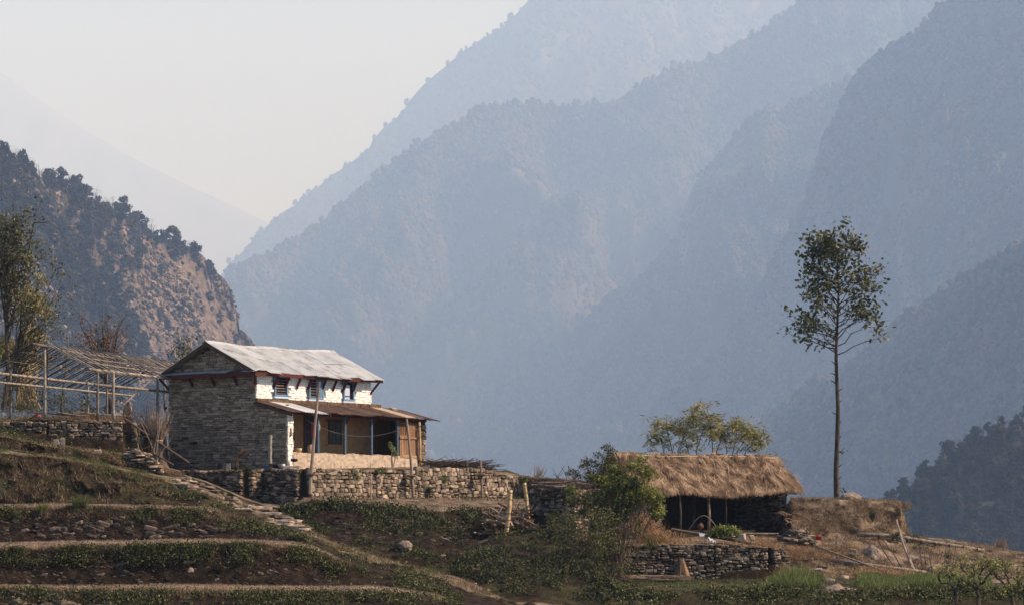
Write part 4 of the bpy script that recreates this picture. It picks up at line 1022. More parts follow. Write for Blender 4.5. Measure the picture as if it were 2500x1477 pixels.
# ------------------------------------------------------------------ retaining walls, poles and yard things
def along(p, q): return (Vector((q.x, q.y, 0)) - Vector((p.x, p.y, 0)))
def retaining(name, label, segs, setname, course=(.1, .2), slen=(.14, .42), extra=.45, bat=.12, core_t=.55, limit=300):
    """dry stone wall along segments ((px, D, top row, foot row) -> (px, D, top row, foot row))"""
    p0 = W(segs[0][0], segs[0][3], segs[0][1])
    t = thing(name, p0, label, 'stone wall'); cm = MB(); allspecs = []
    for s, e in zip(segs[:-1], segs[1:]):
        A1, A0 = W(s[0], s[2], s[1]), W(s[0], s[3], s[1]); B1, B0 = W(e[0], e[2], e[1]), W(e[0], e[3], e[1])
        u = along(A0, B0); L = u.length; u.normalize(); n = Vector((u.y, -u.x, 0))
        zf = min(A0.z, B0.z) - .15
        top = lambda x, A1=A1, B1=B1, L=L, zf=zf: (A1.z + (B1.z - A1.z) * x / L) - zf
        O = Vector((A0.x, A0.y, zf)) + n * extra
        foot = lambda x, A0=A0, B0=B0, L=L, zf=zf: (A0.z + (B0.z - A0.z) * x / L) - zf - .35
        upv = (UP - n * bat).normalized()
        allspecs += course_specs(O + n * .1, u, n, L, lambda x: 0, top, course, slen, .24, .014, proud=.035, up=upv, wob=.03, tilt=.14, hvar=.28, ok=lambda x, z, foot=foot: z > foot(x))
        a = O - n * .03; b_ = a + u * L; hh1 = top(0) - .04; hh2 = top(L) - .04
        cm.hexa([a - UP * .3, b_ - UP * .3, b_ - n * core_t * 2 - UP * .3, a - n * core_t * 2 - UP * .3, a + UP * hh1 - n * bat * hh1, b_ + UP * hh2 - n * bat * hh2, b_ - n * core_t * 2 + UP * hh2, a - n * core_t * 2 + UP * hh1])
    c = cm.build('wall_core', MT['mortar'], t)
    place_stones(t, allspecs, setname, 'stone', limit)
    return t
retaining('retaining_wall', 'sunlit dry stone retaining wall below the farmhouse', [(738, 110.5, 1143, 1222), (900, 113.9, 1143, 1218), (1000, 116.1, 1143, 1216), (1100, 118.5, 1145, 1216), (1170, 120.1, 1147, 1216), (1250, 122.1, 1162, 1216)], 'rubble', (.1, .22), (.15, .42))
retaining('retaining_wall', 'shaded dry stone wall under the house corner with one sunlit edge', [(436, 113.3, 1152, 1172), (600, 110.9, 1146, 1232), (640, 111.9, 1146, 1240), (737, 110.4, 1144, 1236)], 'dark', (.09, .16), (.15, .42), extra=.25, bat=.04)  # darker copy of the rubble, shade of these faces put into the colour
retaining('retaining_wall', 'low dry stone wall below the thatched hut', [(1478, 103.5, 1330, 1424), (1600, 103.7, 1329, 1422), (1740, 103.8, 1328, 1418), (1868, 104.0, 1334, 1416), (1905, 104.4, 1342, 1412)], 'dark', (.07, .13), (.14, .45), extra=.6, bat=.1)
retaining('terrace_wall', 'overgrown stone wall at the edge of the bamboo frame terrace', [(-40, 111.7, 1034, 1062), (120, 111.6, 1030, 1090), (300, 112.0, 1030, 1118), (306, 113.6, 1030, 1122)], 'dark', (.09, .15), (.16, .4), extra=.5, bat=.06)

def pole(name, mat, p, q, r0, r1, label, cat, bend=.03, n=8, nodes=0, group=None):
    p, q = Vector(p), Vector(q); d = (q - p); s = Vector((rnd.uniform(-1, 1), rnd.uniform(-1, 1), rnd.uniform(-.3, .3))) * bend
    m_ = MB(); pts = [p + d * t + s * math.sin(math.pi * t) + Vector((rnd.uniform(-1, 1), rnd.uniform(-1, 1), 0)) * r0 * .15 for t in np.linspace(0, 1, 9)]
    m_.tube(pts, list(np.linspace(r0, r1, 9)), n)
    if not nodes:
        return solo(m_, name, mat, p, label, cat, group)
    t = thing(name, p, label, cat, group); m_.build('stem', mat, t, smooth=True)
    for k in range(nodes):
        f = (k + .6) / nodes; c = p + d * f + s * math.sin(math.pi * f); rr = (r0 + (r1 - r0) * f) * 1.12
        MB().tube([c - d.normalized() * .012, c + d.normalized() * .012], rr, n).build('node', MT['bamboo_node'], t)
    return t
pt = pole('wooden_pole', MT['grey_wood'], W(756, 1205, 109.2), W(779, 932, 109.8), .085, .055, 'tall pale pole rising in front of the porch to the upper windows', 'pole', .05)
pole('wooden_pole', MT['grey_wood'], W(1009, 1212, 115.0), W(993, 1022, 115.3), .075, .05, 'grey leaning pole in front of the plank partition', 'pole', .05)
pole('wooden_pole', MT['grey_wood'], W(1177, 1213, 118.8), W(1172, 1122, 119), .06, .05, 'short grey pole against the right part of the retaining wall', 'pole')
pole('bamboo_pole', MT['yellow_bamboo'], H(h_a(1026, -2.12), -2.12, -.05), H(h_a(1024, -2.12), -2.12, 2.12), .075, .07, 'yellow bamboo pole standing at the right end of the porch', 'pole', .01, nodes=4)
pole('stake', MT['pale_twig'], W(905, 1214, 112.8), W(904, 1128, 113), .03, .012, 'thin pale stake leaning on the sunlit retaining wall', 'stake')
for px, D, py in ((757, 109.3, 1158), (1004, 115.0, 1162), (1176, 118.8, 1160)):
    c = W(px, py, D); m_ = MB()
    m_.lathe(c - UP * .06, [(.05, 0), (.2, .03), (.22, .08), (.14, .14), (.06, .16)], 9)
    solo(m_, 'straw_ring', MT['bark'], c, {757: 'dark straw ring tied round the tall pale pole', 1004: 'dark straw ring tied round the grey leaning pole', 1176: 'dark straw ring tied round the short grey pole'}[px], 'straw ring')
pole('concrete_post', MT['concrete'], W(660, 1131, 113.2), W(660, 1062, 113.2), .09, .085, 'stout square topped grey post in front of the shaded gable', 'post', .0, 6)
# clothes line: sagging between the porch, the grey pole and the bamboo
def wire(name, pts, r, label, sag):
    m_ = MB(); out = []
    for p, q, s in zip(pts[:-1], pts[1:], sag):
        for t in np.linspace(0, 1, 13)[:-1]: out.append(p.lerp(q, t) - UP * s * 4 * t * (1 - t))
    out.append(pts[-1]); m_.tube(out, r, 4, False)
    return solo(m_, name, MT['wire'], pts[0], label, 'wire')
wire('clothes_line', [H(h_a(745, -1.9), -1.9, 2.0), W(996, 1040, 115.2), H(h_a(1024, -2.1), -2.1, 1.75)], .012, 'sagging grey clothes line across the front of the porch', [.62, .05])
wire('overhead_wire', [W(128, 806, 124), W(170, 822, 122), W(300, 850, 121), W(512, 850, 117)], .012, 'thin overhead wire running to the gable of the house', [.1, .25, .2])
# left of the house
def bucket(c, r, h, mat, name, label): return solo(MB().lathe(c, [(r * .75, 0), (r, h), (r * 1.06, h), (r * .9, h - .02), (r * .68, .02)], 12), name, mat, c, label, 'bucket', smooth=True)
bucket(GP(648, 112.8), .13, .2, MT['blue_plastic'], 'bucket', 'small blue plastic bucket beside the grey post')
pot('cooking_pot', MT['dark_metal'], GP(678, 112.9), [(.12, 0), (.22, .06), (.25, .2), (.22, .24), (.2, .22)], 'wide black cooking pot in front of the shaded gable', 'pot')
pot('metal_pan', MT['aluminium'], GP(688, 112.6), [(.1, 0), (.16, .1), (.17, .26), (.15, .26), (.09, .03)], 'dull metal pot beside the black cooking pot', 'pot')
c = GP(540, 113.2); solo(MB().lathe(c, [(.14, 0), (.17, .02), (.17, .3), (.15, .32)]), 'drum', MT['dark_metal'], c, 'short black drum at the foot of the shaded gable', 'drum')
c = GP(557, 112.9); m_ = MB(); m_.hexa([c + Vector(v) for v in ((-.1, -.03, 0), (.1, -.03, 0), (.1, .05, 0), (-.1, .05, 0), (-.09, -.02, .3), (.1, -.03, .32), (.1, .04, .31), (-.09, .05, .3))])
solo(m_, 'stone_slab', MT['pale_rock'], c, 'small upright pale slab beside the black drum', 'slab')
# slabs and blocks on the yard edge
for i, (px, D, sx, sy, sz, lb) in enumerate(((665, 112.0, .75, .35, .12, 'long grey slab under the grey post'), (712, 112.0, .95, .5, .2, 'pale block at the foot of the white pillar'))):
    o = bpy.data.objects.new('yard_slab', SETS['pale'][i]); col.objects.link(o); o.location = GP(px, D, sz * .4); o.scale = (sx, sy, sz); o.rotation_euler = (0, 0, .1)
    tag(o, lb, 'slab')

def bundle(name, base, top_pts, mat, r, label, cat, spread=.12, n=60, h=2.4, tie=.55, flare=.5):
    t = thing(name, base, label, cat); m_ = MB()
    for i in range(n):
        a = rnd.uniform(0, 6.28); q = math.sqrt(rnd.random()); b0 = base + Vector((math.cos(a), math.sin(a), 0)) * spread * q
        k = base + UP * h * tie + Vector((math.cos(a), math.sin(a), 0)) * spread * .75 * q
        hh = h * rnd.uniform(.75, 1.1); e = base + top_pts + UP * hh + Vector((math.cos(a), math.sin(a), 0)) * flare * q * rnd.uniform(.6, 1.3)
        m_.tube([b0, k, k.lerp(e, .6) + Vector((rnd.uniform(-.04, .04), 0, 0)), e], [r, r, r * .7, r * .25], 4, False)
    m_.build('stalks', mat, t)
    t_ = MB().tube([base + UP * (h * tie - .02), base + UP * (h * tie + .03)], spread * .85, 10); t_.build('tie', MT['hay'], t)
    return t
bundle('stick_bundle', GP(386, 112.4), Vector((-.05, 0, 0)), MT['pale_twig'], .012, 'tall bundle of pale sticks leaning beside the gable wall', 'stick bundle', .26, 170, 2.5, .5, .75)
bundle('brushwood_bundle', GP(362, 113.8), Vector((-.3, 0, 0)), MT['twig'], .012, 'dark brushwood behind the tall bundle of pale sticks', 'brushwood', .3, 90, 2.6, .45, 1.1)
bundle('broom_sheaf', GP(578, 112.4), Vector((.35, 0, 0)), MT['leaf_orange'], .012, 'brown broom shaped sheaf leaning at the gable foot', 'sheaf', .07, 60, .95, .55, .22)
pole('log', MT['bark'], W(302, 1020, 111.8), W(463, 1131, 112.6), .055, .075, 'long dark log leaning from the terrace wall to the gable', 'log', .06)
pole('log', MT['bark'], W(372, 1105, 111.2), W(424, 1135, 111.4), .04, .05, 'short dark branch on the ground under the long leaning log', 'log')
for i in range(9):
    pole('branch', MT['pale_twig'], W(rnd.uniform(330, 400), rnd.uniform(1095, 1130), 111.2), W(rnd.uniform(300, 440), rnd.uniform(980, 1060), 111.5), .012, .004, 'thin bare branch sticking out around the stick bundle', 'branch', .15, 4, group='branches around the stick bundle')
# piled stones left of the steps
ps = thing('stone_pile', GP(345, 109.2), 'heap of flat stones beside the top of the steps', 'stone pile'); sp_ = []
for i in range(70):
    lay = rnd.random(); px = 345 + rnd.uniform(-48, 52) * (1 - .6 * lay); D = 109.3 + rnd.uniform(-.5, .4)
    c = GP(px, D, .02 + lay * .62); l = rnd.uniform(.2, .5); a = rnd.uniform(-.3, .3)
    sp_.append((c, Vector((math.cos(a), math.sin(a), rnd.uniform(-.15, .15))).normalized(), UP, Vector((-math.sin(a), math.cos(a), 0)), l, rnd.uniform(.06, .13), rnd.uniform(.25, .4)))
place_stones(ps, sp_, 'rubble')
for px, D, h, w, lb in ((152, 108.9, .5, .2, 'pointed pale standing stone beside the path'), (138, 109.0, .38, .3, 'bent standing slab next to the pointed stone'), (238, 109.0, .2, .34, 'low leaning slab in the bank above the path')):
    o = bpy.data.objects.new('standing_stone', SETS['pale'][rnd.randrange(6)]); col.objects.link(o); o.location = GP(px, D, h * .4); o.scale = (w, .1, h); o.rotation_euler = (.1, rnd.uniform(-.2, .2), .2); tag(o, lb, 'stone')
# stone steps of the path
steps = thing('stone_steps', GP(600, 105.3), 'rough stone steps climbing from the path to the house', 'steps'); sp_ = []
for i in range(46):
    t = i / 45; px = 425 + t * 335; kn = np.interp(px, [a[0] for a in K7], [a[2] for a in K7]); kf = np.interp(px, [a[0] for a in K8], [a[2] for a in K8])
    for j in range(rnd.choice((1, 2, 3))):
        D = kn + (kf - kn) * rnd.uniform(-.1, 1.0) ; l = rnd.choice((rnd.uniform(.15, .35), rnd.uniform(.3, .6), rnd.uniform(.6, 1.0)))
        c = GP(px + rnd.uniform(-9, 9), D, rnd.uniform(-.02, .04)); a = rnd.uniform(-.6, .5)
        sp_.append((c, Vector((math.cos(a), math.sin(a), rnd.uniform(-.1, .06))).normalized(), UP, Vector((-math.sin(a), math.cos(a), 0)), l, rnd.uniform(.06, .2), rnd.uniform(.2, .55)))
place_stones(steps, sp_, 'rubble', 'step_stone')
# stones showing in the terrace banks
bs_ = thing('bank_stonework', Vector(on_band(4, [250.], [.5])[0]), 'scattered stones bedded in the banks of the left terraces', 'stones'); sp_ = []
def bed(band, px0, px1, n, lo, hi, t0=.05, t1=.95, hz_=.45):
    px = rng.uniform(px0, px1, n); t = rng.uniform(t0, t1, n); P = on_band(band, px, t)
    for p in P:
        l = rnd.uniform(lo, hi); a = rnd.uniform(-.25, .25); u = Vector((math.cos(a), math.sin(a) * .3, rnd.uniform(-.4, .4))).normalized(); n_ = Vector((u.y, -u.x, 0)).normalized()
        sp_.append((Vector(p) - n_ * l * .12, u, n_.cross(u).normalized() * -1 if n_.cross(u).z < 0 else n_.cross(u).normalized(), n_, l, l * rnd.uniform(.25, hz_), l * .5))
bed(4, 100, 520, 46, .1, .45, .02, .75, .7); bed(4, 0, 700, 60, .05, .16, hz_=.7); bed(2, 0, 800, 60, .04, .16, .05, .7, .7); bed(0, 0, 260, 22, .15, .7, .35, .8, .8)
bed(6, 0, 480, 30, .08, .4); bed(10, 740, 1150, 34, .08, .35, .1, .8); bed(8, 1120, 1500, 30, .08, .4)
bed(4, -60, 700, 420, .05, .22, .02, .85, .4); bed(2, -60, 820, 480, .04, .2, .02, .7, .4); bed(0, -60, 1100, 420, .04, .2, .2, .8, .4); bed(6, -60, 480, 160, .05, .2); bed(10, 700, 1150, 260, .05, .25, .05, .75, .45)
MT['earthy'] = M('earthy_stone', [(.016, .012, .009), (.045, .035, .027), (.12, .096, .076)], 8, 1, .6, 30, var=.5, var2=.4, bdist=.012)
SETS['earthy'] = stone_set(MT['earthy'], .2, .17, 12, 120)
place_stones(bs_, sp_, 'earthy')
big = [q for q in sp_ if q[4] > .2][:130]; sp_ = []
bed(4, 130, 540, 60, .14, .5, .03, .7, .55); bed(4, -40, 200, 24, .1, .35, .03, .7, .5); bed(2, 60, 700, 20, .12, .35, .05, .6, .6); bed(0, -20, 280, 16, .2, .7, .4, .85, .8); bed(0, 300, 1000, 14, .1, .35, .4, .8, .6); bed(10, 820, 1120, 16, .1, .35, .15, .6, .6)
MT['bank_stone'] = M('bank_stone', [(.035, .027, .02), (.09, .071, .055), (.2, .162, .128)], 7, 1, .7, 30, var=.4, var2=.4, bdist=.015)
SETS['bank'] = stone_set(MT['bank_stone'], .24, .19, 14, 150)
sp_ = [(c + n_ * l * .06, u, w_, n_, l, h, d) for c, u, w_, n_, l, h, d in sp_]
place_stones(bs_, sp_, 'bank')
rs_ = thing('bank_rubble', Vector(on_band(10, [2150.], [.5])[0]), 'stones and clods lying over the dry bank at the right', 'stones'); sp_ = []
bed(10, 1930, 2500, 90, .08, .38, .05, .95, .7); bed(12, 1940, 2205, 30, .06, .22, .05, .9, .7); bed(11, 1920, 2500, 40, .06, .25, .0, .8, .6); bed(9, 1960, 2080, 22, .08, .3, .2, .95, .7)
sp_ = [(c + n_ * l * .1, u, w_, n_, l, h, d) for c, u, w_, n_, l, h, d in sp_]
place_stones(rs_, sp_, 'rubble')
# boulders
def boulder(name, c, sx, sy, sz, label, seed, mat='rock', rot=0.):
    bm = bmesh.new(); bmesh.ops.create_icosphere(bm, subdivisions=4, radius=1)
    V = np.array([v.co for v in bm.verts]); n_ = fbm(V * 1.1 + seed * 3.3, 4); n2_ = np.round(fbm(V * .9 + seed, 2) * 3) / 3
    for v, a, b in zip(bm.verts, n_, n2_): v.co *= 1 + .2 * a + .16 * b
    me = bpy.data.meshes.new(name); bm.to_mesh(me); bm.free()
    o = link(name, me, MT[mat], None, c); o.scale = (sx, sy, sz); o.rotation_euler = (0, 0, rot)
    return tag(o, label, 'boulder')
boulder('boulder', W(2052, 1462, 97.3), .85, .7, .62, 'big brown boulder at the edge of the green crop strip', 3)
boulder('boulder', W(990, 1335, 101.6), .3, .3, .26, 'pink grey boulder in the shaded bank beside the path', 5, 'rock')
boulder('boulder', GP(2077, 113.4, .05), .5, .45, .34, 'rounded mossy boulder at the foot of the tall tree', 8)
boulder('boulder', W(465, 1408, 92.6), .45, .3, .42, 'grey boulder set in the lower terrace bank', 11)
boulder('boulder', W(2130, 1362, 106.9), .55, .4, .55, 'large grey rock in the bank above the green crop', 14)
boulder('boulder', W(1150, 1395, 99.6), .5, .4, .28, 'low reddish rock beside the bend of the path', 17)
for i, (px, py, D, s, lb) in enumerate(((2030, 1415, 97.2, .2, 'flat stone on top of the big brown boulder'), (2062, 1408, 97.5, .24, 'second flat stone behind the big brown boulder'), (1160, 1424, 97.0, .12, 'small pale stone on the path'), (1190, 1440, 95.9, .13, 'small pale stone lower on the path'), (1812, 1310, 104.6, .2, 'upright stone block in front of the hut floor'), (1835, 1312, 104.8, .17, 'reddish stone block beside the upright one'))):
    o = bpy.data.objects.new('loose_stone', SETS['pale' if i != 5 else 'rubble'][i % 6]); col.objects.link(o); o.location = W(px, py, D); o.scale = (s * 1.3, s, s * (.5 if i < 4 else 1.4)); o.rotation_euler = (0, .1, i * .7); tag(o, lb, 'stone')

# ------------------------------------------------------------------ open bamboo roof frame at the left
FU = Vector((.32, .947, 0)).normalized(); FR = Vector((FU.y, -FU.x, 0)); F0 = Vector((-21.0, 112.0, 14.62))
def FB(s, w, z): return F0 + FU * s + FR * w + UP * z
fr = thing('bamboo_shelter', F0, 'open bamboo roof frame without covering beside the house', 'bamboo frame')
def bam(name, p, q, r0, r1, mat, bend=.05):
    p, q = Vector(p), Vector(q); s = Vector((rnd.uniform(-1, 1), rnd.uniform(-1, 1), rnd.uniform(-1, .4))) * bend
    m_ = MB(); m_.tube([p + (q - p) * t + s * math.sin(math.pi * t) for t in np.linspace(0, 1, 6)], list(np.linspace(r0, r1, 6)), 6); return m_.build(name, MT[mat], fr, smooth=True)
RZ, EZ, HW, LENF = 3.12, 1.98, 2.55, 13.5
bam('ridge_beam', FB(-.9, 0, RZ + .02), FB(LENF, 0, RZ - .06), .065, .055, 'bamboo'); bam('ridge_beam', FB(-.8, .12, RZ - .02), FB(LENF, .1, RZ - .1), .05, .045, 'bamboo')
bam('eave_beam', FB(-.2, HW - .15, EZ + .02), FB(LENF, HW - .15, EZ), .075, .06, 'bamboo'); bam('eave_beam', FB(-2.5, -HW + .1, EZ - .02), FB(LENF, -HW + .1, EZ - .1), .075, .06, 'bamboo')
bam('tie_beam', FB(.4, HW - .2, EZ - .62), FB(LENF, HW - .2, EZ - .6), .07, .06, 'bamboo'); bam('tie_beam', FB(-2.5, -HW + .4, EZ - .48), FB(LENF - 1, -HW + .6, EZ - .5), .055, .045, 'bamboo')
for i in range(34):
    s = -.7 + i * .41 + rnd.uniform(-.08, .08)
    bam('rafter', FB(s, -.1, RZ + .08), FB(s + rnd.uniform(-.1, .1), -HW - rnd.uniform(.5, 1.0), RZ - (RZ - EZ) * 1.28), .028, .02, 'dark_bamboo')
    if i > 1: bam('rafter', FB(s, .06, RZ + .09), FB(s + rnd.uniform(-.12, .12), HW + rnd.uniform(.15, .5), RZ - (RZ - EZ) * 1.1), .028, .02, 'bamboo')
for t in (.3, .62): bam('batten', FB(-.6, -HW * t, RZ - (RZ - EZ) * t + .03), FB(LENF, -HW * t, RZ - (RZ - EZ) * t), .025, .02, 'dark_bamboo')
for t in (.25, .5, .75): bam('batten', FB(.5, HW * t, RZ - (RZ - EZ) * t + .1), FB(LENF, HW * t, RZ - (RZ - EZ) * t + .07), .03, .025, 'bamboo')
for s, w_, z in ((.1, .0, RZ), (6, 0, RZ), (12, 0, RZ), (.6, HW - .15, EZ), (2.0, HW - .1, EZ), (6.5, HW - .15, EZ), (11, HW - .15, EZ), (-2.0, -HW + .1, EZ), (1.0, -HW + .3, EZ), (4.2, -HW + .3, EZ), (8.5, -HW + .2, EZ)):
    bam('post', FB(s, w_, -.25), FB(s, w_, z), .075 if w_ > 1 or s < 1 else .06, .06, 'bamboo', .02)
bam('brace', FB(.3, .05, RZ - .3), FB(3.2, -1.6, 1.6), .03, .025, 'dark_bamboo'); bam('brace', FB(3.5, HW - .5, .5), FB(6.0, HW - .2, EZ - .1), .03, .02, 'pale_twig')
for i in range(6):
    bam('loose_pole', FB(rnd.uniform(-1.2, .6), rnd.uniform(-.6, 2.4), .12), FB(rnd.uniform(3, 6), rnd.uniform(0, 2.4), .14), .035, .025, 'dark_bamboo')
pole('bamboo_stalk', MT['leaf_olive'], W(147, 1010, 120), W(167, 818, 120), .05, .025, 'slim green bamboo stalk standing upright behind the frame', 'bamboo', .03, 6, nodes=5)

# ------------------------------------------------------------------ people at the frame
def person(base, h, yaw, shirt, lower, label, bend=0.0, arm=.2):
    t = thing('person', base, label, 'person')
    c, s = math.cos(yaw), math.sin(yaw)
    def P(x, y, z): y2 = y + bend * max(0, z - .5) ; return Vector((x * c - y2 * s, x * s + y2 * c, (z - bend * .35 * max(0, z - .5)))) * h
    J = [P(0, 0, .52), P(0, 0, .64), P(0, 0, .76), P(0, 0, .825), P(0, .01, .86), P(0, .015, .91), P(0, .01, .965),
         P(.055, 0, .48), P(.06, .01, .27), P(.06, 0, .05), P(.065, .06, .02), P(-.055, 0, .48), P(-.06, .01, .27), P(-.06, 0, .05), P(-.065, .06, .02),
         P(.11, 0, .8), P(.14, .01, .63), P(.13, arm * .5, .48), P(.125, arm * .62, .43), P(-.11, 0, .8), P(-.14, .01, .63), P(-.13, arm * .5, .48), P(-.125, arm * .62, .43)]
    R = [.075, .07, .08, .05, .032, .05, .042, .055, .037, .024, .02, .055, .037, .024, .02, .036, .027, .02, .018, .036, .027, .02, .018]
    E = [(0, 1), (1, 2), (2, 3), (3, 4), (4, 5), (5, 6), (0, 7), (7, 8), (8, 9), (9, 10), (0, 11), (11, 12), (12, 13), (13, 14), (2, 15), (15, 16), (16, 17), (17, 18), (2, 19), (19, 20), (20, 21), (21, 22)]
    def skin(name, ids, mat, grow):
        mp_ = {k: i for i, k in enumerate(ids)}; me = bpy.data.meshes.new(name)
        me.from_pydata([J[k] for k in ids], [(mp_[a], mp_[b]) for a, b in E if a in mp_ and b in mp_], [])
        o = link(name, me, mat, t); o.modifiers.new('skin', 'SKIN'); 
        for k, sv in zip(ids, me.skin_vertices[0].data): sv.radius = (R[k] * h * grow, R[k] * h * grow)
        me.skin_vertices[0].data[0].use_root = True
        sb = o.modifiers.new('smooth', 'SUBSURF'); sb.levels = 1; sb.render_levels = 2
        return o
    skin('body', list(range(len(J))), MT['skin'], 1.0)
    skin('shirt', [1, 0, 2, 3, 15, 16, 19, 20], MT[shirt], 1.16)
    MB().lathe(base + P(0, 0, .2), [(.17 * h * .9, 0), (.15 * h * .8, .12 * h), (.1 * h, .33 * h)], 14).build('skirt', MT[lower], t, smooth=True)
    hd = base + P(0, -.004, .925); m_ = MB()
    m_.lathe(hd - UP * .03 * h, [(.05 * h, 0), (.058 * h, .03 * h), (.05 * h, .062 * h), (.02 * h, .08 * h)], 12); m_.build('hair', MT['hair'], t, smooth=True)
    f = Vector((-s, c, 0)); r_ = Vector((c, s, 0)); hc = base + P(0, .015, .905)
    for k in (-1, 1):
        MB().lathe(hc + f * .05 * h + r_ * .017 * h * k, [(.002, 0), (.006 * h, .004 * h), (.002, .009 * h)], 6).build('eye', MT['black'], t)
        MB().lathe(hc + r_ * .047 * h * k - UP * .01, [(.004, 0), (.011 * h, .01 * h), (.004, .024 * h)], 6).build('ear', MT['skin'], t)
    MB().tube([hc + f * .05 * h, hc + f * .062 * h - UP * .012 * h], [.004 * h, .009 * h], 5).build('nose', MT['skin'], t)
    return t
person(GP(312, 116.6), 1.55, 2.6, 'tan_cloth', 'red_cloth', 'dark haired person in tan and red standing behind the frame posts')
person(GP(403, 119.2, .1), 1.6, 2.0, 'pale_cloth', 'red_cloth', 'person in pale shirt standing at the corner of the house')
person(GP(88, 113.6, -1.0), 1.5, 3.5, 'red_cloth', 'dark_cloth', 'dark haired person in red crouching low behind the terrace wall', .5)
# ------------------------------------------------------------------ thatched hut
HD1 = Vector((.82, .57, 0)).normalized(); HD2 = Vector((-HD1.y, HD1.x, 0))
RL = W(1503, 1100, 112.0)                     # left end of the ridge
FLOOR = 9.45
def T(a, b, z): return Vector((RL.x, RL.y, FLOOR)) + HD1 * a + HD2 * b + UP * z      # b 0 under the ridge, negative to the front
hut = thing('thatched_hut', T(4.5, 0, 0), 'open fronted hut with thick straw thatch and stone end wall', 'hut')
HL, HRZ, HEZ, HWF = 9.1, RL.z - FLOOR, 1.84, 2.0
def th(a, s, lift=0.0, side=-1):             # thatch surface: s 0 ridge .. 1 eave
    b = side * (HWF * s); z = HRZ - .12 * (1 - s) ** 2 - (HRZ - HEZ) * (s ** 1.08)
    bow = .1 * math.sin(a * .9 + .5) * s - (.28 * max(0, 1 - a / 2.2) * s ** 2)
    return T(a, b - side * 0, z + lift + bow)
for side in (-1, 1):
    tb = MB(); na_, nsn = 40, 10
    for lay in (0, -.22):
        for j in range(nsn + 1):
            for i in range(na_ + 1):
                a = -.1 + (HL + .2) * i / na_; s = j / nsn
                n_ = .09 * float(fbm(np.array([a * 1.3, s * 3.5, lay + 3. * side]), 3)) + rnd.uniform(-.03, .03)
                tb.v.append(th(a, s * (1 if lay == 0 else .97), lay * (.4 + .6 * s) + n_, side))
    k = (nsn + 1) * (na_ + 1)
    for j in range(nsn):
        for i in range(na_):
            q = j * (na_ + 1) + i; tb.f.append((q, q + 1, q + na_ + 2, q + na_ + 1)); tb.f.append((k + q, k + q + na_ + 1, k + q + na_ + 2, k + q + 1))
    for i in range(na_): q = nsn * (na_ + 1) + i; tb.f.append((q, q + 1, k + q + 1, k + q))
    for j in range(nsn):
        for q0 in (0, na_):
            q = j * (na_ + 1) + q0; tb.f.append((q, q + na_ + 1, k + q + na_ + 1, k + q))
    tb.build('thatch_layer', MT['thatch_base'], hut)
# straw strands lying down the slope, and hanging at the eave
def strands(n, side, smin, smax, L, thick, lift, droop=0.0, amin=-.15, amax=HL + .15):
    V, F = [], []
    for i in range(n):
        if i % 26 == 0: ca, cs, ck = rnd.uniform(amin, amax), rnd.uniform(smin, smax), rnd.gauss(0, .3); cl = rnd.uniform(0, lift)
        a = min(max(ca + rnd.gauss(0, .09), amin), amax); s = min(max(cs + rnd.gauss(0, .02), smin), smax); l = L * rnd.uniform(.5, 1.3); sk = ck + rnd.gauss(0, .12)
        p = th(a, s, cl * .6 + rnd.uniform(0, lift) * .5, side); ds = l / 2.6
        q = th(a + sk * l, min(s + ds * .5, 1.25), rnd.uniform(0, lift) * 1.2, side); e = th(a + sk * l * 2, min(s + ds, 1.12), rnd.uniform(-.02, lift), side) - UP * droop * rnd.random()
        w_ = HD1 * thick * rnd.uniform(.6, 1.4); k = len(V)
        V += [p - w_, p + w_, q + w_, q - w_, e]; F += [(k, k + 1, k + 2), (k, k + 2, k + 3), (k + 3, k + 2, k + 4)]
    return V, F
for nm, side, n in (('straw', -1, 22000), ('straw', 1, 2500)):
    V1, F1 = strands(n, side, 0, .97, .5, .011, .09)
    V2, F2 = strands(n // 6, side, .84, 1.0, .4, .011, .1, .16)
    F2 = [tuple(x + len(V1) for x in f) for f in F2]
    V3, F3 = strands(n // 12, side, 0.02, .9, .55, .012, .24, amin=.3, amax=HL - .5)
    F3 = [tuple(x + len(V1) + len(V2) for x in f) for f in F3]
    b_ = np.array(hut.location)
    o = link(nm, np_mesh(nm, np.array([tuple(v) for v in V1 + V2 + V3]) - b_, np.array(F1 + F2 + F3)), MT['thatch'], hut); o['kind'] = 'stuff'
# drooping straw fringes at the two gable ends
V, F = [], []
for side in (-1, 1):
    for end in (0, 1):
        for i in range(700):
            s = rnd.uniform(0, 1); a = (-.12 if end == 0 else HL + .12); p = th(a + rnd.uniform(-.12, .12), s, rnd.uniform(-.22, .06), side)
            e = p + HD1 * ((-1 if end == 0 else 1) * rnd.uniform(.0, .1)) + HD2 * side * rnd.uniform(.05, .2) - UP * rnd.uniform(.1, .35); w_ = HD2 * .012; k = len(V)
            V += [p - w_, p + w_, e]; F.append((k, k + 1, k + 2))
o = link('straw_fringe', np_mesh('straw_fringe', np.array([tuple(v) for v in V]) - np.array(hut.location), np.array(F)), MT['thatch'], hut); o['kind'] = 'stuff'
rp_ = MB(); rp_.tube([th(.3 + (HL - .25) * t, .13 + .015 * math.sin(t * 7), .09 + .02 * math.sin(t * 19)) for t in np.linspace(0, 1, 16)], .022, 6); rp_.build('ridge_pole', MT['yellow_bamboo'], hut, smooth=True)
MB().tube([T(.1, 0, HRZ - .35), T(HL, 0, HRZ - .35)], .07, 6).build('ridge_beam', MT['bark'], hut)
for b in (-1.85, 1.85): MB().tube([T(.1, b, HEZ - .12), T(HL, b, HEZ - .12)], .06, 6).build('eave_beam', MT['bark'], hut)
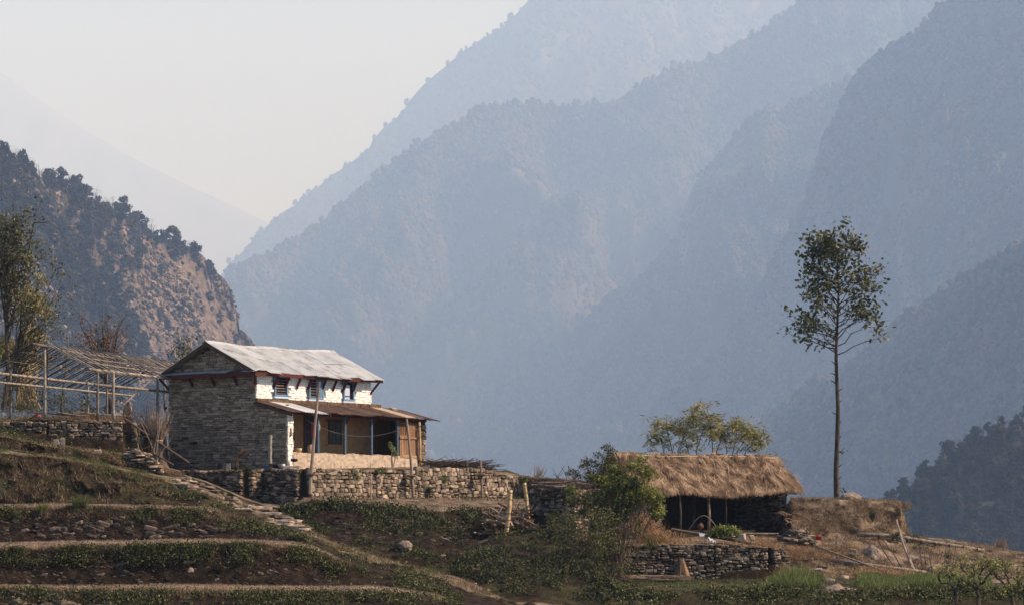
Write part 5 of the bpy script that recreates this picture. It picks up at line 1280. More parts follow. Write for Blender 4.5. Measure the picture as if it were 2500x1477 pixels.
for i in range(9):
    a = .4 + i * (HL - .8) / 8
    for sd in (-1, 1): MB().tube([T(a, 0, HRZ - .3), T(a, sd * 2.0, HEZ - .1)], .04, 5).build('rafter', MT['bark'], hut)
def hut_a(px, b):
    k = (px - CX) / F_PX; p = T(0, b, 0); return (k * p.y - p.x) / (HD1.x - k * HD1.y)
for px, m_, r in ((1730, 'pale_twig', .075), (1660, 'bark', .06), (1772, 'bark', .03)):
    a = hut_a(px, -1.8); MB().tube([T(a, -1.8, -.2), T(a + .03, -1.8, .8), T(a - .02, -1.8, HEZ)], [r, r * .9, r * .85], 7).build('post', MT[m_], hut, smooth=True)
MB().tube([T(4.5, 0, -.2), T(4.5, 0, HRZ - .3)], .08, 6).build('post', MT['bark'], hut)
# stone walls: back, right end, left end; inside colours darkened to imitate shade
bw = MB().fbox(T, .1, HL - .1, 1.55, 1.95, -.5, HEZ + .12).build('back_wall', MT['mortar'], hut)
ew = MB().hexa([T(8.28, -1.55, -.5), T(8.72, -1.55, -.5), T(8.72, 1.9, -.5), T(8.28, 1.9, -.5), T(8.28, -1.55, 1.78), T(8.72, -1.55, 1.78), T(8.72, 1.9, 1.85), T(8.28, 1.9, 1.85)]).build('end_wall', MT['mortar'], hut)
specs = course_specs(T(8.24, -1.6, 0), HD1, -HD2, .52, lambda x: 0, lambda x: 1.8, (.07, .12), (.18, .5), .22, .01, proud=.03, z0=-.4)
place_stones(ew, specs, 'rubble', 'stone', 300)
specs = course_specs(T(8.26, 1.6, 0), -HD2, -HD1, 3.15, lambda x: 0, lambda x: 1.8, (.07, .12), (.18, .5), .2, .01, proud=.03, z0=-.4)
place_stones(ew, specs, 'dark', 'stone', 300)  # inner face in darker stone, interior shade put into the colour
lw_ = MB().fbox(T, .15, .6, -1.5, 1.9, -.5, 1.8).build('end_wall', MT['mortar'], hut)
specs = course_specs(T(.1, 1.9, 0), -HD2, -HD1, 3.4, lambda x: 0, lambda x: 1.8, (.08, .13), (.18, .5), .2, .01, proud=.03, z0=-.4)
specs += course_specs(T(.1, -1.55, 0), HD1, -HD2, 1.3, lambda x: 0, lambda x: 1.72, (.08, .13), (.18, .45), .22, .01, proud=.03, z0=-.4)
place_stones(lw_, specs, 'dark', 'stone', 300)
MB().fbox(T, .3, 8.6, -1.6, 1.7, -.3, .02).build('floor', MT['mortar'], hut)  # floor in a dark colour that imitates the unlit interior
gt = MB(); gt.v = [T(8.7, -1.6, 1.76), T(8.7, 1.9, 1.8), T(8.7, 0, HRZ - .3), T(8.55, -1.6, 1.76), T(8.55, 1.9, 1.8), T(8.55, 0, HRZ - .3)]; gt.f = [(0, 1, 2), (5, 4, 3), (0, 3, 4, 1), (1, 4, 5, 2), (2, 5, 3, 0)]; gt.build('gable_infill', MT['thatch_base'], hut)
# stone pen left of the hut, with sticks and boards across the top
retaining('stone_pen', 'low square stone pen with boards across its top beside the hut', [(1293, 110.2, 1196, 1290), (1330, 109.0, 1192, 1294), (1395, 107.6, 1190, 1302), (1480, 109.6, 1192, 1302)], 'dark', (.09, .15), (.16, .42), extra=.1, bat=.03, core_t=.5)
for i in range(46):
    px = rnd.uniform(1292, 1470); D = rnd.uniform(107.6, 110.2); p = W(px, 1186 - rnd.uniform(0, 10), D); L = rnd.uniform(.6, 1.9); a = rnd.uniform(-.5, .6)
    q = p + Vector((math.cos(a) * L, math.sin(a) * L, rnd.uniform(-.1, .15)))
    o = solo(MB().bar(p, q, rnd.uniform(.04, .12), rnd.uniform(.02, .05)), 'board', MT[rnd.choice(['grey_wood', 'bark', 'grey_wood', 'pale_twig'])], p, 'weathered board lying across the top of the stone pen', 'board', 'boards on the stone pen')
for i in range(9):
    p = W(rnd.uniform(1350, 1400), 1178, 109); q = W(rnd.uniform(1330, 1430), rnd.uniform(1130, 1165), 109.2)
    pole('branch', MT['bark'], p, q, .022, .008, 'dark bare branch sticking up from the stone pen', 'branch', .1, 4, group='branches on the stone pen')
c = W(1322, 1180, 108.6); m_ = MB(); m_.bar(c - Vector((.22, 0, .05)), c + Vector((.22, 0, 0)), .25, .02); solo(m_, 'metal_sheet', MT['galv'], c, 'small bent pale metal sheet on the corner of the stone pen', 'sheet')
# two bamboo posts and the firewood heap
pole('bamboo_post', MT['yellow_bamboo'], W(1235, 1312, 104.0), W(1247, 1196, 104.2), .1, .085, 'thick yellow bamboo post in front of the firewood heap', 'post', .03, 9, nodes=7)
pole('bamboo_post', MT['yellow_bamboo'], W(1292, 1284, 106.3), W(1281, 1178, 106.4), .085, .075, 'thick yellow bamboo post between the firewood heap and stone pen', 'post', .03, 9, nodes=6)
for i in range(110):
    px = 1232 + rnd.gauss(0, 27); D = rnd.uniform(104.3, 106.4); hmax = max(.08, 1.05 * (1 - abs(px - 1250) / 78)); lay = rnd.random()
    p = GP(px, D, .04 + hmax * lay * (1 - abs(D - 105.4) / 2.4)); a = rnd.gauss(-.25, .55) + (math.pi if rnd.random() < .5 else 0); L = rnd.uniform(.5, 1.5)
    d = Vector((math.cos(a), math.sin(a), rnd.gauss(-.2, .25) * (1 if math.cos(a) > 0 else -1))).normalized(); r = rnd.uniform(.025, .06)
    q = p + d * L * .6; p2 = p - d * L * .4
    for e in (p2, q): e.z = max(e.z, ground_z(e.x, e.y) + .03)
    solo(MB().bar(p2, q, r * 2, r * 1.5), 'firewood_log', MT[rnd.choice(['dark_plank', 'grey_wood', 'brown_wood', 'plank', 'pale_twig'])], p2, 'split log in the firewood heap behind the bamboo post', 'firewood', 'split logs of the firewood heap')
for i in range(12):
    px = 1195 + i * 7; p = GP(px, 105.2, .1); q = p + Vector((rnd.uniform(.3, .8), rnd.uniform(-.2, .4), rnd.uniform(.5, 1.1)))
    solo(MB().bar(p, q, .07, .04), 'firewood_log', MT[rnd.choice(['pale_twig', 'plank', 'grey_wood'])], p, 'pale split log propped up on the firewood heap', 'firewood', 'propped logs of the firewood heap')
pole('log', MT['bark'], GP(1322, 105.6, .08), GP(1352, 105.2, .1), .08, .07, 'short dark log lying in front of the stone pen', 'log')
# dead brush piled on the house terrace
V = []
bp_ = thing('brush_heap', GP(1120, 121.5), 'low heap of dead brushwood at the right end of the house terrace', 'brushwood'); m_ = MB(); m2_ = MB()
for i in range(170):
    px = rnd.uniform(1055, 1190); p = GP(px, rnd.uniform(120.4, 122), rnd.uniform(0, .3)); a = rnd.gauss(0, .5) + (3.14 if rnd.random() < .5 else 0); L = rnd.uniform(.5, 1.3)
    q = p + Vector((math.cos(a) * L, math.sin(a) * L * .5, rnd.uniform(-.05, .2))); q2 = q + Vector((rnd.uniform(-.2, .2), 0, rnd.uniform(0, .2)))
    m_.tube([p, q, q2], [.02, .012, .004], 4, False)
m_.build('twigs', MT['twig'], bp_)
for i in range(8): p = GP(rnd.uniform(1080, 1185), 120.9, .15); m2_.bar(p, p + Vector((rnd.uniform(-.6, .6), .1, rnd.uniform(.1, .3))), .07, .05)
m2_.build('sticks', MT['grey_wood'], bp_)
# yard of the hut
pole('log', MT['pale_twig'], W(1640, 1292, 106.2), W(1900, 1338, 104.6), .075, .05, 'long pale log lying along the edge in front of the hut', 'log', .05)
pole('log', MT['grey_wood'], W(1800, 1302, 107.6), W(1900, 1303, 107.8), .06, .05, 'short timber lying across the hut floor', 'log', .02)
sf = thing('straw_sheaf', GP(1664, 103.1), 'conical straw sheaf standing below the hut wall', 'straw sheaf'); m_ = MB(); b = Vector(sf.location)
for i in range(220):
    a = rnd.uniform(0, 6.28); q = rnd.uniform(.75, 1.0); m_.tube([b + Vector((math.cos(a) * .4 * q, math.sin(a) * .4 * q, -.05)), b + Vector((math.cos(a) * .22 * q, math.sin(a) * .22 * q, .42)), b + Vector((math.cos(a) * .07, math.sin(a) * .07, .74 + rnd.uniform(-.06, .06)))], [.012, .012, .006], 3, False)
m_.build('stalks', MT['hay'], sf); MB().lathe(b + UP * .55, [(.15, 0), (.165, .03), (.15, .06)], 12).build('tie', MT['grass_dry'], sf)
rb = thing('reed_bundle', GP(1540, 102.2), 'long bundle of grey reeds lying below the hut wall', 'reed bundle'); m_ = MB()
for i in range(140):
    p = GP(1515 + rnd.uniform(-8, 25), 102.1 + rnd.uniform(-.4, .4), .03 + rnd.random() * .2); q = GP(1685 + rnd.uniform(-30, 12), 102.3 + rnd.uniform(-.4, .4), .03 + rnd.random() * .18); m_.tube([p, q], [.012, .009], 3, False)
m_.build('stalks', MT['pale_twig'], rb)
c = GP(1775, 106.0, .3)
def heap_leaves(c, rx, ry, rz, n): v = unit(n) * rng.uniform(.4, 1, (n, 1)) ** .5; v[:, 2] = np.abs(v[:, 2]); return np.array(c) + v * np.array([rx, ry, rz])
lh = thing('cut_branches', W(1775, 1300, 105.4), 'heap of cut leafy green branches in front of the hut', 'branches')
leaves('leaves', heap_leaves(W(1772, 1308, 105.2), .75, .5, .42, 1500), .15, MT['leaf_bush'], lh, aspect=.45); m_ = MB()
for i in range(14): m_.tube([W(rnd.uniform(1720, 1830), rnd.uniform(1296, 1312), 105.2), W(rnd.uniform(1720, 1830), rnd.uniform(1282, 1305), 105.3)], .01, 4)
m_.build('stems', MT['twig'], lh)
def drape(name, mat, c, u, v, w, h, label, amp=.05):
    m_ = MB(); n = 9
    for j in range(n + 1):
        for i in range(n + 1): m_.v.append(c + u * (w * (i / n - .5)) + v * (h * (j / n - .5)) + UP * (amp * math.sin(i * 1.7 + j * .8) * rnd.uniform(.5, 1.2)))
    for j in range(n):
        for i in range(n): q = j * (n + 1) + i; m_.f.append((q, q + 1, q + n + 2, q + n + 1))
    o = solo(m_, name, mat, c, label, 'cloth', smooth=True); md = o.modifiers.new('thick', 'SOLIDIFY'); md.thickness = .02; return o
drape('cloth', MT['pale_cloth'], W(1714, 1306, 105.1), Vector((.9, .1, -.1)), Vector((0, .75, .65)), .26, .16, 'crumpled pale blue cloth on the long log', .06)
drape('cloth', MT['pale_cloth'], W(1738, 1318, 104.7), Vector((.85, 0, -.45)), Vector((.2, .7, .6)), .38, .1, 'pale rag trailing down from the long log', .06)
c = W(1785, 1311, 104.9); solo(MB().lathe(c, [(.06, 0), (.2, .03), (.22, .06), (.19, .05), (.05, .02)], 14), 'tin_dish', MT['aluminium'], c, 'shallow dark rimmed tin dish beside the cut branches', 'dish', smooth=True)
c = W(1710, 1287, 105.4); solo(MB().lathe(c, [(.05, -.1), (.14, .02), (.12, .12), (.05, .17), (.06, .2)], 12), 'clay_pot', MT['dark_plank'], c, 'round clay pot half hidden behind the cut branches', 'pot', smooth=True)
m_ = MB(); m_.tube([W(1682 + 75 * t, 1292 - 34 * math.sin(math.pi * min(1, t * 1.05)), 106.0) for t in np.linspace(0, 1, 14)], .014, 5); solo(m_, 'hoop', MT['grey_wood'], W(1682, 1292, 106), 'thin bent hoop standing in the dark hut opening', 'hoop')
c = W(1998, 1312, 107.2); solo(MB().lathe(c - UP * .1, [(.1, 0), (.15, .16), (.17, .17), (.14, .15), (.08, .02)], 12), 'basin', MT['red_plastic'], c, 'small red plastic basin lying on the bank', 'basin', smooth=True)
# heap of stones and dry stalks at the right corner of the hut
sh_ = thing('stone_pile', GP(1955, 107.0), 'tumbled pile of flat stones against the right corner of the hut', 'stone pile'); sp_ = []
for i in range(90):
    px = rnd.uniform(1905, 1995); D = 107.2 + rnd.uniform(-.8, .8); lay = rnd.random() * max(.1, 1 - abs(px - 1945) / 60)
    c = GP(px, D, .03 + lay * .75); a = rnd.uniform(-.5, .5); l = rnd.uniform(.15, .42)
    sp_.append((c, Vector((math.cos(a), math.sin(a), rnd.uniform(-.3, .1))).normalized(), UP, Vector((-math.sin(a), math.cos(a), 0)), l, rnd.uniform(.05, .12), rnd.uniform(.2, .35)))
place_stones(sh_, sp_, 'rubble')
ds_ = thing('dry_stalks', W(1940, 1268, 107.0), 'pale dry maize stalks thrown over the stone pile', 'stalks'); m_ = MB()
for i in range(34):
    p = W(rnd.uniform(1915, 1960), rnd.uniform(1255, 1275), 106.9 + rnd.uniform(-.2, .2)); q = p + Vector((rnd.uniform(-.55, .5), rnd.uniform(-.2, .2), rnd.uniform(-.35, .15))); m_.tube([p, p.lerp(q, .6) + UP * .06, q], [.016, .014, .006], 4, False)
m_.build('stalks', MT['hay'], ds_)
# bamboo poles and stakes on the right bank
def lie(name, mat, pts, r, label, nodes=True):
    P = [W(*p) for p in pts]; t = thing(name, P[0], label, 'bamboo pole'); m_ = MB(); m_.tube(P, list(np.linspace(r, r * .72, len(P))), 8); m_.build('stem', MT[mat], t, smooth=True)
    d = P[-1] - P[0]
    for k in range(9):
        c = P[0] + d * ((k + .5) / 9); m2 = MB(); m2.tube([c - d.normalized() * .012, c + d.normalized() * .012], r * (1.1 - .25 * k / 9), 8); m2.build('node', MT['bamboo_node'], t)
    return t
lie('bamboo_pole', 'bamboo', [(2094, 1304, 108.4), (2180, 1307, 109.2), (2300, 1327, 109.8), (2402, 1343, 110.2)], .1, 'long thick pale bamboo pole lying along the top of the bank')
lie('bamboo_pole', 'bamboo', [(2030, 1368, 104.9), (2120, 1378, 104.7), (2262, 1396, 104.6)], .085, 'pale bamboo pole lying above the green crop')
lie('bamboo_pole', 'pale_twig', [(1985, 1330, 104.9), (2100, 1372, 104.2), (2190, 1404, 103.8)], .045, 'thin split bamboo slanting down across the bank')
pole('stake', MT['grey_wood'], W(2238, 1404, 105.0), W(2188, 1268, 106.0), .06, .04, 'thick grey stake leaning against the right bank', 'stake', .08)
pole('stake', MT['grey_wood'], W(2232, 1396, 105.2), W(2196, 1290, 106.2), .035, .02, 'thinner grey stake beside the thick leaning one', 'stake', .08)
for i, (x0, y0, x1, y1) in enumerate(((2180, 1378, 2140, 1308), (2200, 1385, 2150, 1312), (2254, 1398, 2240, 1305), (2264, 1400, 2256, 1330), (2278, 1402, 2262, 1312), (2304, 1400, 2311, 1312), (2322, 1398, 2334, 1322), (2252, 1352, 2262, 1310))):
    pole('stake', MT['bark'], W(x0, y0, 104.9), W(x1, y1, 105.6), .026, .012, 'thin dark stake standing at the foot of the right bank', 'stake', .08, 5, group='thin stakes at the right bank')
# ------------------------------------------------------------------ trees and shrubs
def branch(m_, p, q, r0, r1, n=4, wob=.06, sides=5):
    d = q - p; L = d.length; pts = [p]
    for i in range(1, n + 1):
        t = i / n; pts.append(p + d * t + Vector((rnd.uniform(-1, 1), rnd.uniform(-1, 1), rnd.uniform(-1, 1))) * wob * L * (0 if i == n else 1))
    m_.tube(pts, list(np.linspace(r0, r1, n + 1)), sides, False); return pts
# the tall tree
TB = GP(2043, 121.0, -.1); PXM = F_PX / 121.0
tall = thing('tall_tree', TB, 'tall slender tree with bare trunk and small leafy crown', 'tree')
def TT(dx, py, dy=0.0): return Vector((TB.x + dx / PXM, TB.y + dy, CAM_Z - (py - HORIZON) / PXM))
tk = MB(); py_ = [1222, 1150, 1080, 1000, 930, 870, 800, 720, 640, 590]; off = [0, -2, 1, 3, 0, -2, 1, 4, 2, 1]
tk.tube([TT(o_, y) for y, o_ in zip(py_, off)], [.16, .128, .115, .105, .092, .08, .062, .045, .028, .012], 9)
for y in (1195, 1170, 1140, 1105, 1075, 1040, 1010, 985, 955, 935, 915, 890):       # stubs of cut limbs
    s = rnd.choice((-1, 1)); branch(tk, TT(s * 3, y), TT(s * rnd.uniform(9, 15), y - rnd.uniform(4, 14), rnd.uniform(-.1, .1)), .035, .015, 2)
tk.build('trunk', MT['bark'], tall)
env = np.array([(560, -8, 10), (580, -38, 40), (610, -62, 62), (640, -80, 62), (655, -82, 108), (690, -92, 112), (715, -74, 92), (735, -50, 112), (760, -120, 100), (785, -140, 112), (805, -125, 122), (830, -60, 112), (845, -30, 40)])
lb_ = MB(); tips = []
for i in range(74):
    y0 = 862 - (i / 74) * 275 + rnd.uniform(-6, 6); an = rnd.uniform(0, 6.28) if i % 2 else (0, math.pi)[(i // 2) % 2] + rnd.gauss(0, .25)
    ye = y0 - rnd.uniform(25, 75) * (1 if y0 > 640 else .5); ye = max(ye, 588)
    ext = np.interp(ye, env[:, 0], env[:, 2] if math.cos(an) > 0 else -env[:, 1]) * (rnd.uniform(.65, .95) if i % 2 else rnd.uniform(.85, 1.05))
    p = TT(np.interp(y0, py_[::-1], off[::-1]), y0); q = TT(math.cos(an) * ext, ye, math.sin(an) * ext / PXM)
    pts = branch(lb_, p, q, .012 + .022 * (y0 - 560) / 300, .006, 5, .05, 4)
    for k in range(7):
        t = rnd.uniform(.4, 1.0); b0 = p.lerp(q, t); e = b0 + Vector((rnd.gauss(0, .35), rnd.gauss(0, .35), rnd.gauss(.15, .25))); branch(lb_, b0, e, .007, .003, 2, .05, 3); tips.append((e, t))
    tips.append((q, 1))
lb_.build('limbs', MT['bark'], tall)
P = []
for e, t in tips:
    py = HORIZON - (e.z - CAM_Z) * PXM; dx = (e.x - TB.x) * PXM
    dens = 6.5 if py < 700 else (8.5 if abs(dx) > 45 else 2.5)
    n = rng.poisson(dens) if rnd.random() < .8 else 0
    P.append(np.array(e) + rng.normal(size=(n, 3)) * .15)
P = np.concatenate(P)
leaves('crown', P, .23, MT['leaf_dark'], tall, aspect=.55)
pts = np.concatenate([np.array(TT(14, 1196)) + rng.normal(size=(26, 3)) * .1, np.array(TT(14, 1102)) + rng.normal(size=(18, 3)) * .08]); leaves('trunk_shoots', pts, .12, MT['leaf_olive'], tall)

def clump_plant(name, label, cat, base, blobs, per, size, mat, D, dj, stems, stem_mat='bark', aspect=.5, sr=.03, group=None, axis=None, jitter=1.0, twig=None, extra=None):
    """plant from leaf clumps: blobs (px, py, rx, ry, weight) in photo measure at distance D, stems from the base to the clumps"""
    t = thing(name, base, label, cat, group); P = []; m_ = MB(); s = F_PX / D
    for k, (px, py, rx, ry, w) in enumerate(blobs):
        c = np.array(W(px, py, D + rnd.uniform(-dj, dj))); n = int(per * w)
        v = unit(n) * (rng.uniform(0, 1, (n, 1)) ** .4); P.append(c + v * np.array([rx / s, (rx + ry) / 2 / s, ry / s]))
        if stems:
            cv_ = Vector(c); b2 = base + Vector((rnd.uniform(-1, 1), rnd.uniform(-1, 1), 0)) * stems
            md = b2.lerp(cv_, .5) + Vector((rnd.uniform(-.1, .1), rnd.uniform(-.1, .1), .15)); m_.tube([b2, md, cv_], [sr, sr * .65, sr * .25], 5, False)
            for q in range(twig if twig is not None else 4):
                e = cv_ + Vector((rnd.gauss(0, rx / s * .7), rnd.gauss(0, rx / s * .5), rnd.gauss(0, ry / s * .7))); m_.tube([md.lerp(cv_, rnd.uniform(.3, 1)), e], [sr * .3, sr * .12], 3, False)
    if stems: m_.build('stems', MT[stem_mat], t)
    P = np.concatenate(P); P = P[rng.random(len(P)) < np.clip(.75 + .9 * fbm(P * 2.2, 2), .12, 1)]
    leaves('foliage', P, size, MT[mat], t, aspect=aspect, axis=None if axis is None else np.broadcast_to(np.array(axis, float), (len(P), 3)), jitter=jitter)
    return t
# big bush before the hut
bl = []
for i in range(74):
    px = rnd.gauss(1520, 55); py = rnd.gauss(1210, 48); bl.append((np.clip(px, 1400, 1605), np.clip(py, 1125, 1320), rnd.uniform(14, 26), rnd.uniform(11, 20), rnd.uniform(.5, 1.3)))
bl += [(1575, 1150, 22, 16, 1.2), (1595, 1205, 18, 22, 1.2), (1600, 1240, 14, 16, 1), (1545, 1140, 22, 14, 1), (1480, 1180, 26, 18, 1), (1440, 1230, 24, 20, .8), (1400, 1195, 18, 12, .8), (1392, 1200, 12, 10, .6), (1348, 1262, 14, 9, .8), (1360, 1255, 10, 8, .5)]
clump_plant('leafy_bush', 'large yellow green leafy bush growing in front of the hut', 'bush', GP(1500, 102.0), bl, 270, .12, 'leaf_bush', 103.6, .8, .3, twig=3, sr=.02)
bl = [(rnd.uniform(1385, 1500), 0, 15, 12, 1) for i in range(16)]
bl = [(a, 1165 - (a - 1385) * .6 + rnd.uniform(-14, 30), 15, 12, 1) for a, *_ in bl]
clump_plant('vine_tangle', 'dark tangled vine climbing at the left gable of the thatch', 'vine', GP(1450, 105.0), bl, 110, .1, 'leaf_olive', 105.5, .6, .3, twig=14, sr=.016)
bl = [(rnd.uniform(1345, 1490), rnd.uniform(1250, 1440), 24, 20, 1) for i in range(60)]
clump_plant('undergrowth', 'dense dark undergrowth on the bank below the leafy bush', 'undergrowth', GP(1420, 100.5), bl, 140, .09, 'leaf_olive', 100.8, 1.0, .6, twig=3, sr=.009)
bl = [(rnd.uniform(1420, 1570), rnd.uniform(1285, 1395), 22, 20, 1) for i in range(26)]
clump_plant('undergrowth', 'dull green growth around the stems of the leafy bush', 'undergrowth', GP(1500, 101.6), bl, 95, .095, 'leaf_olive', 101.8, .7, .6, twig=4, sr=.01)
bl = [(rnd.uniform(1430, 1530), rnd.uniform(1380, 1470), 20, 16, 1) for i in range(22)]
clump_plant('undergrowth', 'pale green weeds at the foot of the leafy bush', 'weeds', GP(1480, 97.5), bl, 70, .07, 'ivy', 97.6, .6, .5, twig=6, sr=.008)

# bamboo behind the hut
bb = thing('bamboo_clump', W(1720, 1262, 121.5), 'yellow green bamboo clump rising behind the thatched roof', 'bamboo'); m_ = MB(); LP_, LA = [], []
culms = [((1655, 1100), (1690, 1010), (1720, 985)), ((1640, 1095), (1625, 1040), (1600, 1030)), ((1660, 1100), (1680, 1030), (1705, 1030)), ((1700, 1100), (1720, 1040), (1760, 1020)), ((1740, 1098), (1735, 1040), (1720, 1010)), ((1750, 1100), (1770, 1050), (1800, 1030)), ((1790, 1100), (1800, 1050), (1815, 1030)), ((1800, 1100), (1830, 1060), (1850, 1055)), ((1775, 1100), (1765, 1060), (1740, 1055)), ((1620, 1100), (1612, 1070), (1590, 1062)), ((1680, 1100), (1670, 1060), (1650, 1040)), ((1820, 1102), (1840, 1080), (1858, 1085))]
for c in culms:
    D = 119 + rnd.uniform(-1, 1); g_ = W(c[0][0] * .6 + 1720 * .4, 1290, D); pts = [g_] + [W(x, y, D + rnd.uniform(-.3, .3)) for x, y in c]
    m_.tube(pts, [.03, .025, .015, .005], 5, False)
    for k in range(46):
        t = rnd.uniform(.25, 1); q = pts[1].lerp(pts[2], t * 2 - .0) if t < .5 else pts[2].lerp(pts[3], t * 2 - 1)
        e = q + Vector((rnd.gauss(0, .28), rnd.gauss(0, .28), rnd.gauss(0.02, .2)))
        if k % 3 == 0: m_.tube([q, e], [.006, .003], 3, False)
        for j in range(8): LP_.append(tuple(e + Vector((rnd.gauss(0, .06), rnd.gauss(0, .06), rnd.gauss(0, .05))))); LA.append((rnd.gauss(.2, .7), rnd.gauss(0, .7), rnd.gauss(-.25, .4)))
m_.build('culms', MT['leaf_olive'], bb); leaves('foliage', LP_, .3, MT['leaf_bamboo'], bb, aspect=.14, axis=np.array(LA), jitter=.3)
bl = [(rnd.uniform(1600, 1860), rnd.uniform(1082, 1100), 14, 8, 1) for i in range(16)]
clump_plant('hedge', 'low green growth showing just above the thatched ridge', 'shrub', W(1720, 1262, 119), bl, 40, .13, 'leaf_bamboo', 118.6, .5, 0, aspect=.3)

# trees at the left edge
def wild_tree(name, label, bpx, bpy, D, topx, topy, rtrunk, limbs, mat, leaf, dens, aspect=.5, spread=.3, twigs=5, bark='bark', leaf_t=.45):
    base = W(bpx, bpy, D); t = thing(name, base, label, 'tree'); m_ = MB(); top = W(topx, topy, D); branch(m_, base, top, rtrunk, rtrunk * .2, 6, .02, 7); m_.build('trunk', MT[bark], t)
    m_ = MB(); P = []
    for (y0f, ex, ey) in limbs:
        p = base.lerp(top, y0f); q = W(ex, ey, D + rnd.uniform(-1.2, 1.2)); branch(m_, p, q, rtrunk * (.5 - .3 * y0f), rtrunk * .08, 5, .05, 4)
        for k in range(twigs):
            s = rnd.uniform(leaf_t, 1.0); b0 = p.lerp(q, s); e = b0 + Vector((rnd.gauss(0, spread), rnd.gauss(0, spread), rnd.gauss(spread * .4, spread * .7))); branch(m_, b0, e, rtrunk * .07, rtrunk * .03, 2, .05, 3)
            n = rng.poisson(dens); P.append(np.array(e) + rng.normal(size=(n, 3)) * spread * .45)
    m_.build('limbs', MT[bark], t); leaves('crown', np.concatenate(P), leaf, MT[mat], t, aspect=aspect); return t
L1 = [(rnd.uniform(.3, .95), 28 + rnd.gauss(0, 40), rnd.uniform(480, 800)) for i in range(46)]
L1 = [(f, x, min(y, 930 - f * 430)) for f, x, y in L1]
wild_tree('roadside_tree', 'tall thin tree with sparse leaves at the left edge', 8, 1000, 124, 32, 500, .14, L1, 'leaf_olive', .19, 11, .5, .4, 6)
L2 = [(rnd.uniform(.05, .7), rnd.uniform(60, 165), rnd.uniform(640, 880)) for i in range(26)]
wild_tree('slanting_tree', 'thin tree with slanting bare limbs reaching right at the left edge', 20, 990, 125, 60, 720, .1, L2, 'leaf_olive', .17, 7, .5, .34, 6)
bl = [(rnd.gauss(70, 20), rnd.gauss(750, 62), 18, 20, 1) for i in range(22)] + [(rnd.uniform(0, 90), rnd.uniform(820, 900), 18, 16, 1) for i in range(20)]
clump_plant('bamboo_clump', 'dense bamboo with drooping green leaves behind the left trees', 'bamboo', W(70, 1000, 127), bl, 170, .26, 'leaf_bamboo', 127, 1.0, .6, 'yellow_bamboo', .16, .035, axis=(0, 0, -1), jitter=.7, twig=2)
bl = [(rnd.uniform(-20, 110), rnd.uniform(925, 1000), 20, 14, 1) for i in range(26)]
clump_plant('shrubs', 'dry brown and green shrubs at the left behind the terrace wall', 'shrub', W(40, 1006, 121.5), bl, 60, .11, 'leaf_olive', 121.8, 1.2, .8, twig=6, sr=.012)
bl = [(rnd.uniform(90, 300), rnd.uniform(960, 1004), 18, 12, 1) for i in range(26)]
clump_plant('shrubs', 'low green bushes seen through the posts of the bamboo frame', 'shrub', W(200, 1010, 127), bl, 55, .13, 'ivy', 127, 1.2, .8, twig=3, sr=.012)
m_ = MB(); m_.tube([W(82, 545, 126), W(120, 543, 126), W(148, 565, 126), W(160, 590, 126), W(168, 625, 126)], [.03, .025, .018, .012, .006], 5); m_.tube([W(40, 1000, 126.5), W(55, 700, 126.5), W(82, 545, 126)], [.05, .04, .03], 5); solo(m_, 'bamboo_stalk', MT['leaf_olive'], W(40, 1000, 126.5), 'long arching bamboo stalk curving over at the left', 'bamboo')
L3 = [(rnd.uniform(.25, .9), 255 + rnd.uniform(-65, 62), rnd.uniform(765, 860)) for i in range(30)]
wild_tree('orange_tree', 'small bare branched tree with dry orange leaves behind the bamboo frame', 268, 1010, 126, 250, 800, .13, L3, 'leaf_orange', .15, 3, .45, .27, 7)
L4 = [(rnd.uniform(.4, .95), 450 + rnd.uniform(-35, 40), rnd.uniform(815, 870)) for i in range(16)]
wild_tree('sapling', 'thin sapling with few leaves rising behind the gable', 430, 1000, 126, 450, 840, .06, L4, 'leaf_olive', .17, 3, .5, .2, 4)
m_ = MB(); m_.tube([W(290, 790, 126), W(310, 768, 126), W(335, 766, 126), W(345, 772, 126)], [.02, .016, .01, .005], 4)
m_.tube([W(268, 880, 126), W(280, 820, 126), W(290, 790, 126)], [.03, .025, .02], 4); solo(m_, 'arching_stem', MT['bark'], W(268, 880, 126), 'single thin stem arching over to the right of the orange tree', 'stem')
# sapling before the plank partition
bl = [(962 + rnd.gauss(0, 6), 1090 + rnd.gauss(0, 13), 7, 9, 1) for i in range(7)]
clump_plant('sapling', 'small bright green sapling in front of the plank partition', 'sapling', W(958, 1140, 116.2), bl, 42, .1, 'crop', 116.2, .1, .05, 'pale_twig', .45, .015, twig=2)
